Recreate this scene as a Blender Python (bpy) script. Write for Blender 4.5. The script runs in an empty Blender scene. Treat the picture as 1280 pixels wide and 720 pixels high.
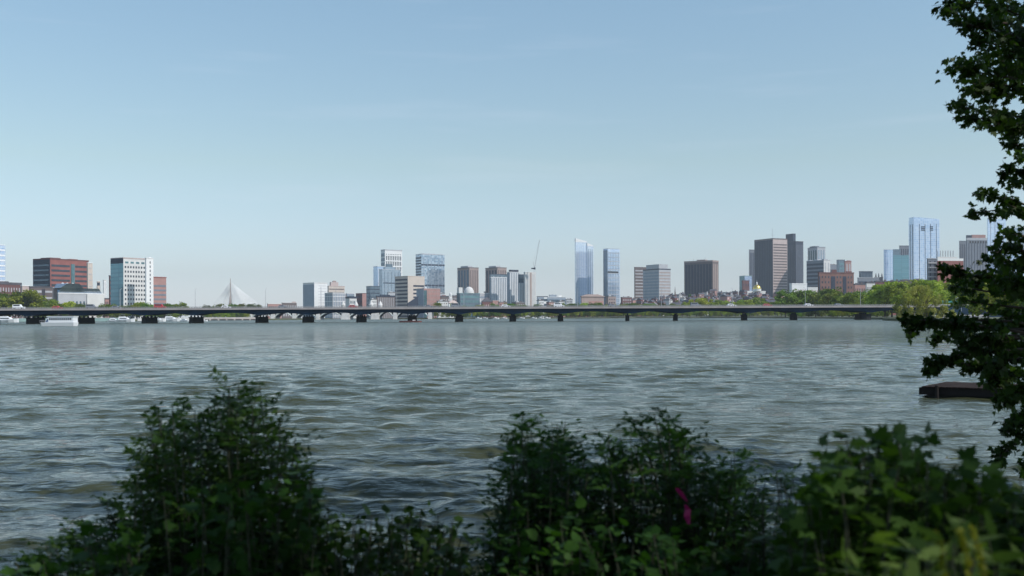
import bpy, math, random
import numpy as np
from mathutils import Vector, Matrix

random.seed(7)
RNG = np.random.default_rng(11)
R = math.radians
scene = bpy.context.scene
COL = scene.collection
F = 35.0 / 36.0 * 1280.0          # focal length in photo pixels
EYE = 2.2                          # eye height above the river
HOR = 396.2                        # horizon row at the middle of the photo
ROLL = math.atan(0.00455)

# ------------------------------------------------------------------ helpers
def at(px, py, D):
    """point at depth D (metres along the view) seen at photo pixel px,py"""
    u = px - 640.0; v = HOR - py
    c, s = math.cos(ROLL), math.sin(ROLL)
    uu = u * c + v * s; vv = v * c - u * s
    return Vector((uu / F * D, D, EYE + vv / F * D))

def hz(px):
    return HOR - (px - 640) * math.tan(ROLL)

def zat(px, py, D):
    return EYE + (hz(px) - py) / F * D

def tag(o, label=None, cat=None, group=None, kind=None):
    if label: o["label"] = label
    if cat: o["category"] = cat
    if group: o["group"] = group
    if kind: o["kind"] = kind
    return o

def empty(name, loc, label, cat, group=None, rz=0.0):
    o = bpy.data.objects.new(name, None)
    o.empty_display_size = 1.0
    o.location = loc; o.rotation_euler = (0, 0, rz)
    COL.objects.link(o)
    return tag(o, label, cat, group)

class MB:
    """collects faces in world metres, builds ONE mesh object"""
    def __init__(s): s.v = []; s.f = []; s.uv = []
    def quad(s, a, b, c, d, uv=None):
        i = len(s.v); s.v += [tuple(a), tuple(b), tuple(c), tuple(d)]; s.f.append((i, i+1, i+2, i+3))
        s.uv.append(uv or [(0, 0), (1, 0), (1, 1), (0, 1)])
    def poly(s, pts):
        i = len(s.v); s.v += [tuple(p) for p in pts]; s.f.append(tuple(range(i, i+len(pts))))
        s.uv.append([(p[0], p[1]) for p in pts])
    def prism(s, pts, z0, z1, top=None):
        """vertical prism over ccw footprint pts; z1 may be a list of heights per corner"""
        n = len(pts); zt = z1 if isinstance(z1, (list, tuple)) else [z1]*n
        tp = top or pts; u = 0.0
        for i in range(n):
            j = (i+1) % n
            L = math.hypot(pts[j][0]-pts[i][0], pts[j][1]-pts[i][1])
            s.quad((pts[i][0], pts[i][1], z0), (pts[j][0], pts[j][1], z0), (tp[j][0], tp[j][1], zt[j]), (tp[i][0], tp[i][1], zt[i]),
                   [(u, z0), (u+L, z0), (u+L, zt[j]), (u, zt[i])]); u += L
        s.poly([(tp[i][0], tp[i][1], zt[i]) for i in range(n)])
        s.poly([(pts[i][0], pts[i][1], z0) for i in reversed(range(n))])
    def box(s, x0, x1, y0, y1, z0, z1):
        s.prism([(x0, y0), (x1, y0), (x1, y1), (x0, y1)], z0, z1)
    def tube(s, pts, radii, n=6, cap=True):
        pts = [Vector(p) for p in pts]
        if not isinstance(radii, (list, tuple)): radii = [radii]*len(pts)
        base = len(s.v)
        for k, p in enumerate(pts):
            t = (pts[min(k+1, len(pts)-1)] - pts[max(k-1, 0)])
            t = t.normalized() if t.length > 1e-9 else Vector((0, 0, 1))
            a = t.cross(Vector((0, 0, 1)) if abs(t.z) < .9 else Vector((1, 0, 0))).normalized(); b = t.cross(a)
            for i in range(n):
                w = 2*math.pi*i/n
                s.v.append(tuple(p + (a*math.cos(w)+b*math.sin(w))*radii[k]))
        for k in range(len(pts)-1):
            for i in range(n):
                j = (i+1) % n
                s.f.append((base+k*n+i, base+k*n+j, base+(k+1)*n+j, base+(k+1)*n+i)); s.uv.append([(0, 0)]*4)
        if cap:
            s.f.append(tuple(base+i for i in reversed(range(n)))); s.uv.append([(0, 0)]*n)
            e = base+(len(pts)-1)*n
            s.f.append(tuple(e+i for i in range(n))); s.uv.append([(0, 0)]*n)
    def lathe(s, prof, cx, cy, n=20):
        base = len(s.v)
        for r, z in prof:
            for i in range(n):
                w = 2*math.pi*i/n
                s.v.append((cx+r*math.cos(w), cy+r*math.sin(w), z))
        for k in range(len(prof)-1):
            for i in range(n):
                j = (i+1) % n
                s.f.append((base+k*n+i, base+k*n+j, base+(k+1)*n+j, base+(k+1)*n+i)); s.uv.append([(0, 0)]*4)
    def build(s, name, mat, parent=None, smooth=False, local=False):
        me = bpy.data.meshes.new(name)
        off = Vector((0, 0, 0))
        if parent is not None and not local:
            off = wloc(parent)
        me.from_pydata([(x-off.x, y-off.y, z-off.z) for x, y, z in s.v], [], s.f)
        uvl = me.uv_layers.new(name="uv")
        flat = [c for f in s.uv for p in f for c in p]
        uvl.data.foreach_set("uv", flat)
        me.materials.append(mat)
        if smooth: me.polygons.foreach_set("use_smooth", [True]*len(me.polygons))
        me.update()
        o = bpy.data.objects.new(name, me); COL.objects.link(o)
        if parent is not None: o.parent = parent
        return o

def wloc(o):
    p = Vector((0, 0, 0))
    while o is not None:
        p = p + Vector(o.location); o = o.parent
    return p

CHILD = {}
def copy_tree(o, parent=None, top=True):
    c = o.copy(); COL.objects.link(c)
    if parent is not None: c.parent = parent
    for ch in list(o.children): copy_tree(ch, c, False)
    return c

# ---------------------------------------------------------------- materials
def nodes(name):
    m = bpy.data.materials.new(name); m.use_nodes = True
    nt = m.node_tree
    return m, nt, nt.nodes["Principled BSDF"]

def mat(name, col, rough=0.7, metal=0.0, var=0.18, scale=0.15, spec=0.5, coord='Object', bump=0.0, rnd=0.0):
    m, nt, b = nodes(name)
    b.inputs["Roughness"].default_value = rough
    b.inputs["Metallic"].default_value = metal
    b.inputs["Specular IOR Level"].default_value = spec
    tc = nt.nodes.new("ShaderNodeTexCoord")
    nz = nt.nodes.new("ShaderNodeTexNoise"); nz.inputs["Scale"].default_value = scale; nz.inputs["Detail"].default_value = 5
    nt.links.new(tc.outputs[coord], nz.inputs["Vector"])
    mr = nt.nodes.new("ShaderNodeMapRange")
    mr.inputs[1].default_value = .3; mr.inputs[2].default_value = .7
    mr.inputs[3].default_value = 1-var; mr.inputs[4].default_value = 1+var
    nt.links.new(nz.outputs["Fac"], mr.inputs[0])
    last = mr.outputs[0]
    if rnd:
        oi = nt.nodes.new("ShaderNodeObjectInfo"); r2 = nt.nodes.new("ShaderNodeMapRange")
        r2.inputs[3].default_value = 1-rnd; r2.inputs[4].default_value = 1+rnd
        nt.links.new(oi.outputs["Random"], r2.inputs[0])
        mm = nt.nodes.new("ShaderNodeMath"); mm.operation = 'MULTIPLY'
        nt.links.new(last, mm.inputs[0]); nt.links.new(r2.outputs[0], mm.inputs[1]); last = mm.outputs[0]
    vm = nt.nodes.new("ShaderNodeVectorMath"); vm.operation = 'SCALE'
    vm.inputs[0].default_value = col[:3]
    nt.links.new(last, vm.inputs["Scale"])
    nt.links.new(vm.outputs[0], b.inputs["Base Color"])
    if bump:
        bp = nt.nodes.new("ShaderNodeBump"); bp.inputs["Strength"].default_value = bump
        nt.links.new(nz.outputs["Fac"], bp.inputs["Height"]); nt.links.new(bp.outputs[0], b.inputs["Normal"])
    return m

def glass(name, c1, c2, line, metal=0.55, rough=0.12, pw=3.0, ph=4.0, mortar=0.06):
    """curtain wall: panes of slightly different reflectance with thin frames (uv in metres)"""
    m, nt, b = nodes(name)
    uv = nt.nodes.new("ShaderNodeUVMap")
    br = nt.nodes.new("ShaderNodeTexBrick")
    br.offset = 0.0; br.squash = 1.0
    br.inputs["Scale"].default_value = 1.0
    br.inputs["Brick Width"].default_value = pw; br.inputs["Row Height"].default_value = ph
    br.inputs["Mortar Size"].default_value = mortar*ph
    br.inputs["Mortar Smooth"].default_value = 0.1
    br.inputs["Color1"].default_value = (*c1, 1); br.inputs["Color2"].default_value = (*c2, 1); br.inputs["Mortar"].default_value = (*line, 1)
    nt.links.new(uv.outputs[0], br.inputs["Vector"])
    nt.links.new(br.outputs["Color"], b.inputs["Base Color"])
    nz = nt.nodes.new("ShaderNodeTexNoise"); nz.inputs["Scale"].default_value = 0.05
    nt.links.new(uv.outputs[0], nz.inputs["Vector"])
    bp = nt.nodes.new("ShaderNodeBump"); bp.inputs["Strength"].default_value = 0.5; bp.inputs["Distance"].default_value = 0.6
    nt.links.new(nz.outputs["Fac"], bp.inputs["Height"]); nt.links.new(bp.outputs[0], b.inputs["Normal"])
    b.inputs["Metallic"].default_value = metal; b.inputs["Roughness"].default_value = rough
    return m

def leafmat(name, c1, c2, trans=0.35, scale=0.5, rnd=0.15, rough=0.5, tcol=None, tip=0.0):
    m, nt, b = nodes(name)
    tc = nt.nodes.new("ShaderNodeTexCoord"); nz = nt.nodes.new("ShaderNodeTexNoise")
    nz.inputs["Scale"].default_value = scale; nz.inputs["Detail"].default_value = 4
    nt.links.new(tc.outputs["Object"], nz.inputs["Vector"])
    mr = nt.nodes.new("ShaderNodeMapRange"); mr.inputs[1].default_value = .35; mr.inputs[2].default_value = .65
    nt.links.new(nz.outputs["Fac"], mr.inputs[0])
    mx = nt.nodes.new("ShaderNodeMix"); mx.data_type = 'RGBA'
    mx.inputs[6].default_value = (*c1, 1); mx.inputs[7].default_value = (*c2, 1)
    nt.links.new(mr.outputs[0], mx.inputs[0])
    oi = nt.nodes.new("ShaderNodeObjectInfo"); hs = nt.nodes.new("ShaderNodeHueSaturation")
    r2 = nt.nodes.new("ShaderNodeMapRange"); r2.inputs[3].default_value = 1-rnd*1.5; r2.inputs[4].default_value = 1+rnd*1.5
    r3 = nt.nodes.new("ShaderNodeMapRange"); r3.inputs[3].default_value = .5-rnd*.14; r3.inputs[4].default_value = .5+rnd*.1
    mm = nt.nodes.new("ShaderNodeMath"); mm.operation = 'FRACT'; m7 = nt.nodes.new("ShaderNodeMath"); m7.operation = 'MULTIPLY'; m7.inputs[1].default_value = 7.3
    nt.links.new(oi.outputs["Random"], r2.inputs[0]); nt.links.new(oi.outputs["Random"], m7.inputs[0]); nt.links.new(m7.outputs[0], mm.inputs[0]); nt.links.new(mm.outputs[0], r3.inputs[0])
    nt.links.new(mx.outputs[2], hs.inputs["Color"]); nt.links.new(r2.outputs[0], hs.inputs["Value"]); nt.links.new(r3.outputs[0], hs.inputs["Hue"])
    nt.links.new(hs.outputs[0], b.inputs["Base Color"])
    b.inputs["Roughness"].default_value = rough; b.inputs["Specular IOR Level"].default_value = 0.18
    tr = nt.nodes.new("ShaderNodeBsdfTranslucent"); gm = nt.nodes.new("ShaderNodeVectorMath"); gm.operation = 'MULTIPLY'
    gm.inputs[1].default_value = tcol or (1.3, 1.5, .5)
    nt.links.new(hs.outputs[0], gm.inputs[0]); nt.links.new(gm.outputs[0], tr.inputs["Color"])
    ms = nt.nodes.new("ShaderNodeMixShader"); ms.inputs[0].default_value = trans
    nt.links.new(b.outputs[0], ms.inputs[1]); nt.links.new(tr.outputs[0], ms.inputs[2])
    nt.links.new(ms.outputs[0], nt.nodes["Material Output"].inputs["Surface"])
    return m

M = {}
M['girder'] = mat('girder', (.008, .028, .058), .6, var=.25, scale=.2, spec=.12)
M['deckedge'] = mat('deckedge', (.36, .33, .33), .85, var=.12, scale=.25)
M['rail'] = mat('rail', (.30, .30, .31), .7)
M['asphalt'] = mat('asphalt', (.055, .055, .058), .9)
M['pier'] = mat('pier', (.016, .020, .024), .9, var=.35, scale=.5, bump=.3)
M['steel_pale'] = mat('steel_pale', (.68, .72, .70), .6)
M['granite'] = mat('granite', (.66, .64, .62), .85, var=.15, scale=.3)
M['white'] = mat('white', (.8, .8, .8), .6, var=.04)
M['boatwhite'] = mat('boatwhite', (.85, .86, .88), .35, var=.03)
M['offwhite'] = mat('offwhite', (.66, .65, .64), .7, var=.06)
M['cream'] = mat('cream', (.60, .52, .46), .8, var=.06)
M['pinkwall'] = mat('pinkwall', (.52, .42, .40), .8, var=.08)
M['brick'] = mat('brick', (.29, .115, .105), .9, var=.15)
M['brickd'] = mat('brickd', (.16, .08, .08), .9, var=.2)
M['brickp'] = mat('brickp', (.40, .23, .21), .9, var=.12)
M['brickb'] = mat('brickb', (.21, .115, .10), .9, var=.15)
M['brown'] = mat('brown', (.15, .12, .12), .85, var=.12)
M['brownl'] = mat('brownl', (.36, .28, .26), .85, var=.1)
M['greyd'] = mat('greyd', (.022, .034, .064), .6, var=.12)  # dark blue grey, deepened to carry the shade on tower left sides
M['grey'] = mat('grey', (.19, .21, .25), .75, var=.1)
M['greyl'] = mat('greyl', (.45, .46, .49), .75, var=.08)
M['bluegrey'] = mat('bluegrey', (.28, .33, .40), .5, var=.08)
M['roofgrey'] = mat('roofgrey', (.2, .2, .21), .9, var=.2)
M['slate'] = mat('slate', (.1, .1, .12), .8, var=.25)
M['win'] = mat('win', (.05, .065, .09), .15, metal=.25, var=.3, scale=.3, spec=.8)
M['winb'] = mat('winb', (.10, .15, .20), .15, metal=.5, var=.3, scale=.3)
M['wingreen'] = mat('wingreen', (.13, .24, .27), .15, metal=.5, var=.25, scale=.15)
M['gold'] = mat('gold', (.85, .60, .16), .28, metal=.9, var=.05)
M['copper'] = mat('copper', (.25, .38, .34), .7)
M['red'] = mat('red', (.45, .03, .03), .4, var=.05)
M['bark'] = mat('bark', (.07, .055, .045), .95, var=.35, scale=6, bump=.6)
M['barkfar'] = mat('barkfar', (.08, .065, .055), .95, var=.3, scale=1)
M['stem'] = mat('stem', (.03, .035, .018), .8, var=.3, scale=8)
M['wood'] = mat('wood', (.035, .025, .022), .95, var=.3, scale=3, bump=.3, spec=.08)
M['woodd'] = mat('woodd', (.014, .010, .009), .9, var=.3, scale=3)
M['black'] = mat('black', (.02, .02, .022), .7)
M['blueglass'] = mat('blueglass', (.08, .15, .3), .1, metal=.3, var=.1)
M['magenta'] = mat('magenta', (.34, .008, .11), .5, var=.08, scale=20)
M['teal'] = mat('teal', (.05, .28, .26), .5)
M['wallgrey'] = mat('wallgrey', (.2, .21, .24), .9, var=.2, scale=.4)
M['seawall'] = mat('seawall', (.42, .38, .36), .9, var=.2, scale=.2)
M['tealwall'] = mat('tealwall', (.32, .46, .44), .9, var=.15, scale=.2)
M['g_blue'] = glass('g_blue', (.34, .48, .70), (.44, .58, .78), (.6, .68, .78))
M['g_pale'] = glass('g_pale', (.40, .53, .76), (.58, .69, .88), (.75, .8, .86), metal=.5, pw=4.5)
M['g_white'] = glass('g_white', (.50, .60, .74), (.66, .73, .84), (.7, .76, .84), metal=.45, pw=4.0)
M['g_dark'] = glass('g_dark', (.10, .15, .20), (.15, .21, .27), (.2, .25, .3), metal=.6)
M['g_teal'] = glass('g_teal', (.12, .27, .33), (.17, .33, .40), (.1, .2, .26), metal=.6, ph=4.5, pw=20, mortar=.1)
M['g_mid'] = glass('g_mid', (.25, .33, .42), (.36, .44, .53), (.42, .48, .55), metal=.55)
M['g_check'] = glass('g_check', (.16, .26, .38), (.52, .62, .72), (.5, .56, .64), metal=.5, pw=4.5, ph=4.0)
M['ground'] = mat('ground', (.10, .11, .06), .95, var=.3, scale=.05)
M['soil'] = mat('soil', (.035, .035, .02), .95, var=.4, scale=2, bump=.4)
M['hill'] = mat('hill', (.09, .10, .055), .95, var=.3, scale=.05)

M['leaf_far'] = leafmat('leaf_far', (.10, .165, .022), (.22, .29, .045), .25, .12, .3)
M['leaf_yel'] = leafmat('leaf_yel', (.18, .24, .03), (.36, .42, .06), .3, .12, .2)
M['leaf_willow'] = leafmat('leaf_willow', (.15, .17, .035), (.38, .38, .11), .3, .25, .1)
M['leaf_maple'] = leafmat('leaf_maple', (.020, .046, .010), (.045, .09, .018), .38, .9, .05)
M['leaf_indigo'] = leafmat('leaf_indigo', (.018, .055, .012), (.050, .11, .018), .34, 2.0, .1)
M['leaf_vine'] = leafmat('leaf_vine', (.017, .048, .009), (.045, .10, .015), .30, 2.0, .1)
M['leaf_weed'] = leafmat('leaf_weed', (.045, .09, .02), (.11, .18, .04), .35, 2.0, .1)  # leaf green brightened to stand for sun flecks on the weeds
M['spike'] = leafmat('spike', (.15, .18, .012), (.24, .25, .025), .3, 5.0, .1)

# -------------------------------------------------------------------- world
SUN_AZ = 118.0     # clockwise from the view direction
SUN_EL = 46.0
w = bpy.data.worlds.new("World"); scene.world = w; w.use_nodes = True
nt = w.node_tree; bg = nt.nodes["Background"]
sky = nt.nodes.new("ShaderNodeTexSky"); sky.sky_type = 'NISHITA'; sky.sun_disc = False
sky.sun_elevation = R(SUN_EL); sky.sun_rotation = R(SUN_AZ)
sky.air_density = 1.3; sky.dust_density = 0.3; sky.ozone_density = 0.5; sky.altitude = 0
# faint high cirrus
tc = nt.nodes.new("ShaderNodeTexCoord"); mp = nt.nodes.new("ShaderNodeMapping")
mp.inputs["Scale"].default_value = (2.2, 2.2, 26)
mp.inputs["Rotation"].default_value = (R(2), R(-3), 0)
nzz = nt.nodes.new("ShaderNodeTexNoise"); nzz.inputs["Scale"].default_value = 1.6; nzz.inputs["Detail"].default_value = 6; nzz.inputs["Roughness"].default_value = .55
mr = nt.nodes.new("ShaderNodeMapRange"); mr.inputs[1].default_value = .56; mr.inputs[2].default_value = .78; mr.inputs[3].default_value = 0; mr.inputs[4].default_value = .14
mixc = nt.nodes.new("ShaderNodeMix"); mixc.data_type = 'RGBA'; mixc.inputs[7].default_value = (4.6, 4.9, 5.6, 1)
nt.links.new(tc.outputs["Generated"], mp.inputs["Vector"]); nt.links.new(mp.outputs[0], nzz.inputs["Vector"])
nt.links.new(nzz.outputs["Fac"], mr.inputs[0]); nt.links.new(mr.outputs[0], mixc.inputs[0])
# clear-air colour balance of the sky from the horizon upward
sx = nt.nodes.new("ShaderNodeSeparateXYZ"); nt.links.new(tc.outputs["Generated"], sx.inputs[0])
er = nt.nodes.new("ShaderNodeMapRange"); er.inputs[1].default_value = 0.0; er.inputs[2].default_value = .3; nt.links.new(sx.outputs[2], er.inputs[0])
gm_ = nt.nodes.new("ShaderNodeValToRGB"); cr = gm_.color_ramp
cr.elements[0].position = 0; cr.elements[0].color = (.57, .73, 1.28, 1); cr.elements[1].position = 1; cr.elements[1].color = (.70, .77, .77, 1)
e_ = cr.elements.new(.16); e_.color = (.535, .62, .88, 1)
e_ = cr.elements.new(.5); e_.color = (.635, .675, .69, 1)
nt.links.new(er.outputs[0], gm_.inputs[0])
gmul = nt.nodes.new("ShaderNodeVectorMath"); gmul.operation = 'MULTIPLY'
nt.links.new(sky.outputs[0], gmul.inputs[0]); nt.links.new(gm_.outputs[0], gmul.inputs[1])
nt.links.new(gmul.outputs[0], mixc.inputs[6]); nt.links.new(mixc.outputs[2], bg.inputs["Color"])
bg.inputs["Strength"].default_value = 0.15

sd = bpy.data.lights.new("sun", 'SUN'); sd.energy = 3.0; sd.angle = R(.5); sd.color = (1.0, .95, .88)
so = bpy.data.objects.new("sun", sd); COL.objects.link(so)
tosun = Vector((math.sin(R(SUN_AZ))*math.cos(R(SUN_EL)), math.cos(R(SUN_AZ))*math.cos(R(SUN_EL)), math.sin(R(SUN_EL))))
so.rotation_euler = tosun.to_track_quat('Z', 'Y').to_euler()
so.location = (30, -20, 60)

# ------------------------------------------------------------------- camera
cd = bpy.data.cameras.new("camera"); cam = bpy.data.objects.new("camera", cd); COL.objects.link(cam)
cd.lens = 35; cd.sensor_width = 36; cd.clip_start = .1; cd.clip_end = 20000
cd.shift_y = (HOR-360)/1280.0
cam.matrix_world = Matrix.Translation((0, 0, EYE)) @ Matrix.Rotation(R(90), 4, 'X') @ Matrix.Rotation(-ROLL, 4, 'Z')
cd.dof.use_dof = True; cd.dof.focus_distance = 400; cd.dof.aperture_fstop = 3.2; cd.dof.aperture_blades = 9
scene.camera = cam

# -------------------------------------------------------------------- water
def make_water():
    rows = np.concatenate([4.2*(650/4.2)**(np.arange(900)/899.0), 650*(9000/650)**(np.arange(1, 26)/25.0)])
    t = np.linspace(-1.25, 1.25, 900)
    Y, T = np.meshgrid(rows, t, indexing='ij'); X = T*Y
    Z = np.zeros_like(X); rng = np.random.default_rng(3)
    sp = np.maximum(rows*0.0057, .002*rows*1.2)[:, None]
    gx = np.zeros_like(X)
    for k in range(80):
        lam = 0.16*(2.7/0.16)**(rng.random()**.85)
        ang = R(rng.normal(-4, 34 if lam < .8 else 17)) + (math.pi if rng.random() < .15 else 0)
        kx, ky = math.sin(ang)*2*math.pi/lam, math.cos(ang)*2*math.pi/lam
        a = .0066*min(lam, 1.5)**1.0
        fade = np.clip((lam/sp-2.5)/4.0, 0, 1)
        ph = rng.random()*6.28
        arg = kx*X+ky*Y+ph + .5*np.sin(.31*X+.16*Y+k)
        Z += a*fade*(np.sin(arg)+.28*np.sin(2*arg+1.3))
    # gusts: calmer and rougher patches
    g = .85+.35*np.sin(.21*X+.5*np.sin(.13*Y))*np.sin(.17*Y+1.2*np.sin(.09*X))
    Z *= g
    nr, nc = X.shape
    co = np.stack([X, Y, Z], -1).reshape(-1, 3).astype(np.float32)
    i = np.arange((nr-1)*(nc-1)); r = i//(nc-1); c = i % (nc-1)
    a0 = r*nc+c
    fs = np.stack([a0, a0+1, a0+nc+1, a0+nc], -1).astype(np.int32)
    me = bpy.data.meshes.new("water")
    me.vertices.add(len(co)); me.vertices.foreach_set("co", co.ravel())
    me.loops.add(fs.size); me.loops.foreach_set("vertex_index", fs.ravel())
    me.polygons.add(len(fs)); me.polygons.foreach_set("loop_start", np.arange(len(fs), dtype=np.int32)*4)
    me.polygons.foreach_set("use_smooth", np.ones(len(fs), bool))
    me.update(calc_edges=True)
    m, nt, b = nodes("river_water")
    b.inputs["Base Color"].default_value = (.052, .058, .028, 1)
    b.inputs["Roughness"].default_value = .07; b.inputs["IOR"].default_value = 1.333
    tc = nt.nodes.new("ShaderNodeTexCoord")
    def noise(sx, sy, scale, det=3, rough=.5):
        mp = nt.nodes.new("ShaderNodeMapping"); mp.inputs["Scale"].default_value = (sx, sy, 1); mp.inputs["Rotation"].default_value = (0, 0, R(4))
        n = nt.nodes.new("ShaderNodeTexNoise"); n.inputs["Scale"].default_value = scale; n.inputs["Detail"].default_value = det; n.inputs["Roughness"].default_value = rough
        nt.links.new(tc.outputs["Object"], mp.inputs[0]); nt.links.new(mp.outputs[0], n.inputs["Vector"]); return n.outputs["Fac"]
    # open mid-river water is choppier than the sheltered edge by the bank
    sxy = nt.nodes.new("ShaderNodeSeparateXYZ"); nt.links.new(tc.outputs["Object"], sxy.inputs[0])
    def bump(h, dist, strength, prev=None, lo=None):
        bp = nt.nodes.new("ShaderNodeBump"); bp.inputs["Distance"].default_value = dist; bp.inputs["Strength"].default_value = strength
        if lo is not None:
            er = nt.nodes.new("ShaderNodeMapRange"); er.interpolation_type = 'SMOOTHSTEP'
            er.inputs[1].default_value = 18; er.inputs[2].default_value = 110; er.inputs[3].default_value = lo; er.inputs[4].default_value = strength
            nt.links.new(sxy.outputs[1], er.inputs[0]); nt.links.new(er.outputs[0], bp.inputs["Strength"])
        nt.links.new(h, bp.inputs["Height"])
        if prev: nt.links.new(prev, bp.inputs["Normal"])
        return bp.outputs[0]
    rr = nt.nodes.new("ShaderNodeMapRange"); rr.inputs[1].default_value = 50; rr.inputs[2].default_value = 350; rr.inputs[3].default_value = .05; rr.inputs[4].default_value = .26
    nt.links.new(sxy.outputs[1], rr.inputs[0]); nt.links.new(rr.outputs[0], b.inputs["Roughness"])
    n1 = bump(noise(.5, 1.0, 4.2, 5, .6), .04, 1.0)
    n2 = bump(noise(.45, 1.0, 1.3, 4, .6), .30, 1.0, n1, .45)
    n4 = bump(noise(.7, .5, 1.0, 4, .65), .42, 1.0, n2, .22)
    n3 = bump(noise(.8, .45, .22, 4, .65), 1.8, 1.0, n4, .10)
    n3 = bump(noise(.35, .12, .5, 3, .7), 1.1, 1.0, n3, .0)
    nt.links.new(n3, b.inputs["Normal"])
    me.materials.append(m)
    o = bpy.data.objects.new("water", me); COL.objects.link(o)
    tag(o, kind='structure')
make_water()

# --------------------------------------------------------------------- land
def land(name, pts, z, m, zb=-2.0, batter=0.0):
    mb = MB(); mb.prism(pts, zb, z)
    o = mb.build(name, m); tag(o, kind='structure'); return o

def near_bank():
    mb = MB(); xs = np.linspace(-14, 16, 61); ys = np.linspace(-30, 7.0, 75)
    def z(x, y):
        e = 5.0+.35*math.sin(x*.9)+.2*math.sin(x*2.3+1)+(max(0, x-6)*.9)
        t = max(0, min(1, (y-(e-1.2))/1.7))
        return .62-1.1*t*t*(3-2*t)+.05*math.sin(x*3.1)*math.sin(y*2.7)
    n = len(xs)
    for y in ys:
        for x in xs: mb.v.append((x, y, z(x, y)))
    for j in range(len(ys)-1):
        for i in range(n-1):
            a = j*n+i; mb.f.append((a, a+1, a+n+1, a+n)); mb.uv.append([(0, 0)]*4)
    tag(mb.build('near_bank', M['soil'], smooth=True), kind='structure')
near_bank()
land('right_bank', [(13, -30), (300, -30), (700, 300), (900, 1100), (700, 1600), (235, 1600), (232, 1190), (246, 960), (242, 860), (228, 700), (203, 560), (184, 475), (158, 425), (149, 395), (156, 370), (128, 240), (78, 120), (45, 62), (21, 24), (15.5, 12)], .95, M['ground'])
land('cambridge_bank', [(-2600, 850), (-640, 905), (-420, 960), (-330, 1040), (-250, 1180), (-310, 1700), (-700, 4000), (-5200, 4000)], 1.5, M['ground'])
land('north_shore', [(-900, 2200), (900, 2200), (3500, 6500), (-3500, 6500)], 1.4, M['ground'])

def hill_terrain():
    mb = MB(); xs = np.linspace(-140, 2600, 90); ys = np.linspace(1205, 5200, 110); n = len(xs)
    for j, y in enumerate(ys):
        for x in xs:
            x0 = -80 + (y-1205)*(-.05)
            xx = x + (x0+140 if False else 0)
            h = 1.6
            h += 36*math.exp(-(((x-400)/230)**2)-(((y-2150)/420)**2))
            h += 10*math.exp(-(((x-700)/300)**2)-(((y-2100)/400)**2))
            if j == 0: h = -2
            mb.v.append((xx, y if j else 1204.5, h))
    for j in range(len(ys)-1):
        for i in range(n-1):
            a = j*n+i; mb.f.append((a, a+1, a+n+1, a+n)); mb.uv.append([(0, 0)]*4)
    tag(mb.build('hill', M['hill'], smooth=True), kind='structure')
hill_terrain()
def hill_z(x, y):
    return 1.6+36*math.exp(-(((x-400)/230)**2)-(((y-2150)/420)**2))+10*math.exp(-(((x-700)/300)**2)-(((y-2100)/400)**2))

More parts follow.
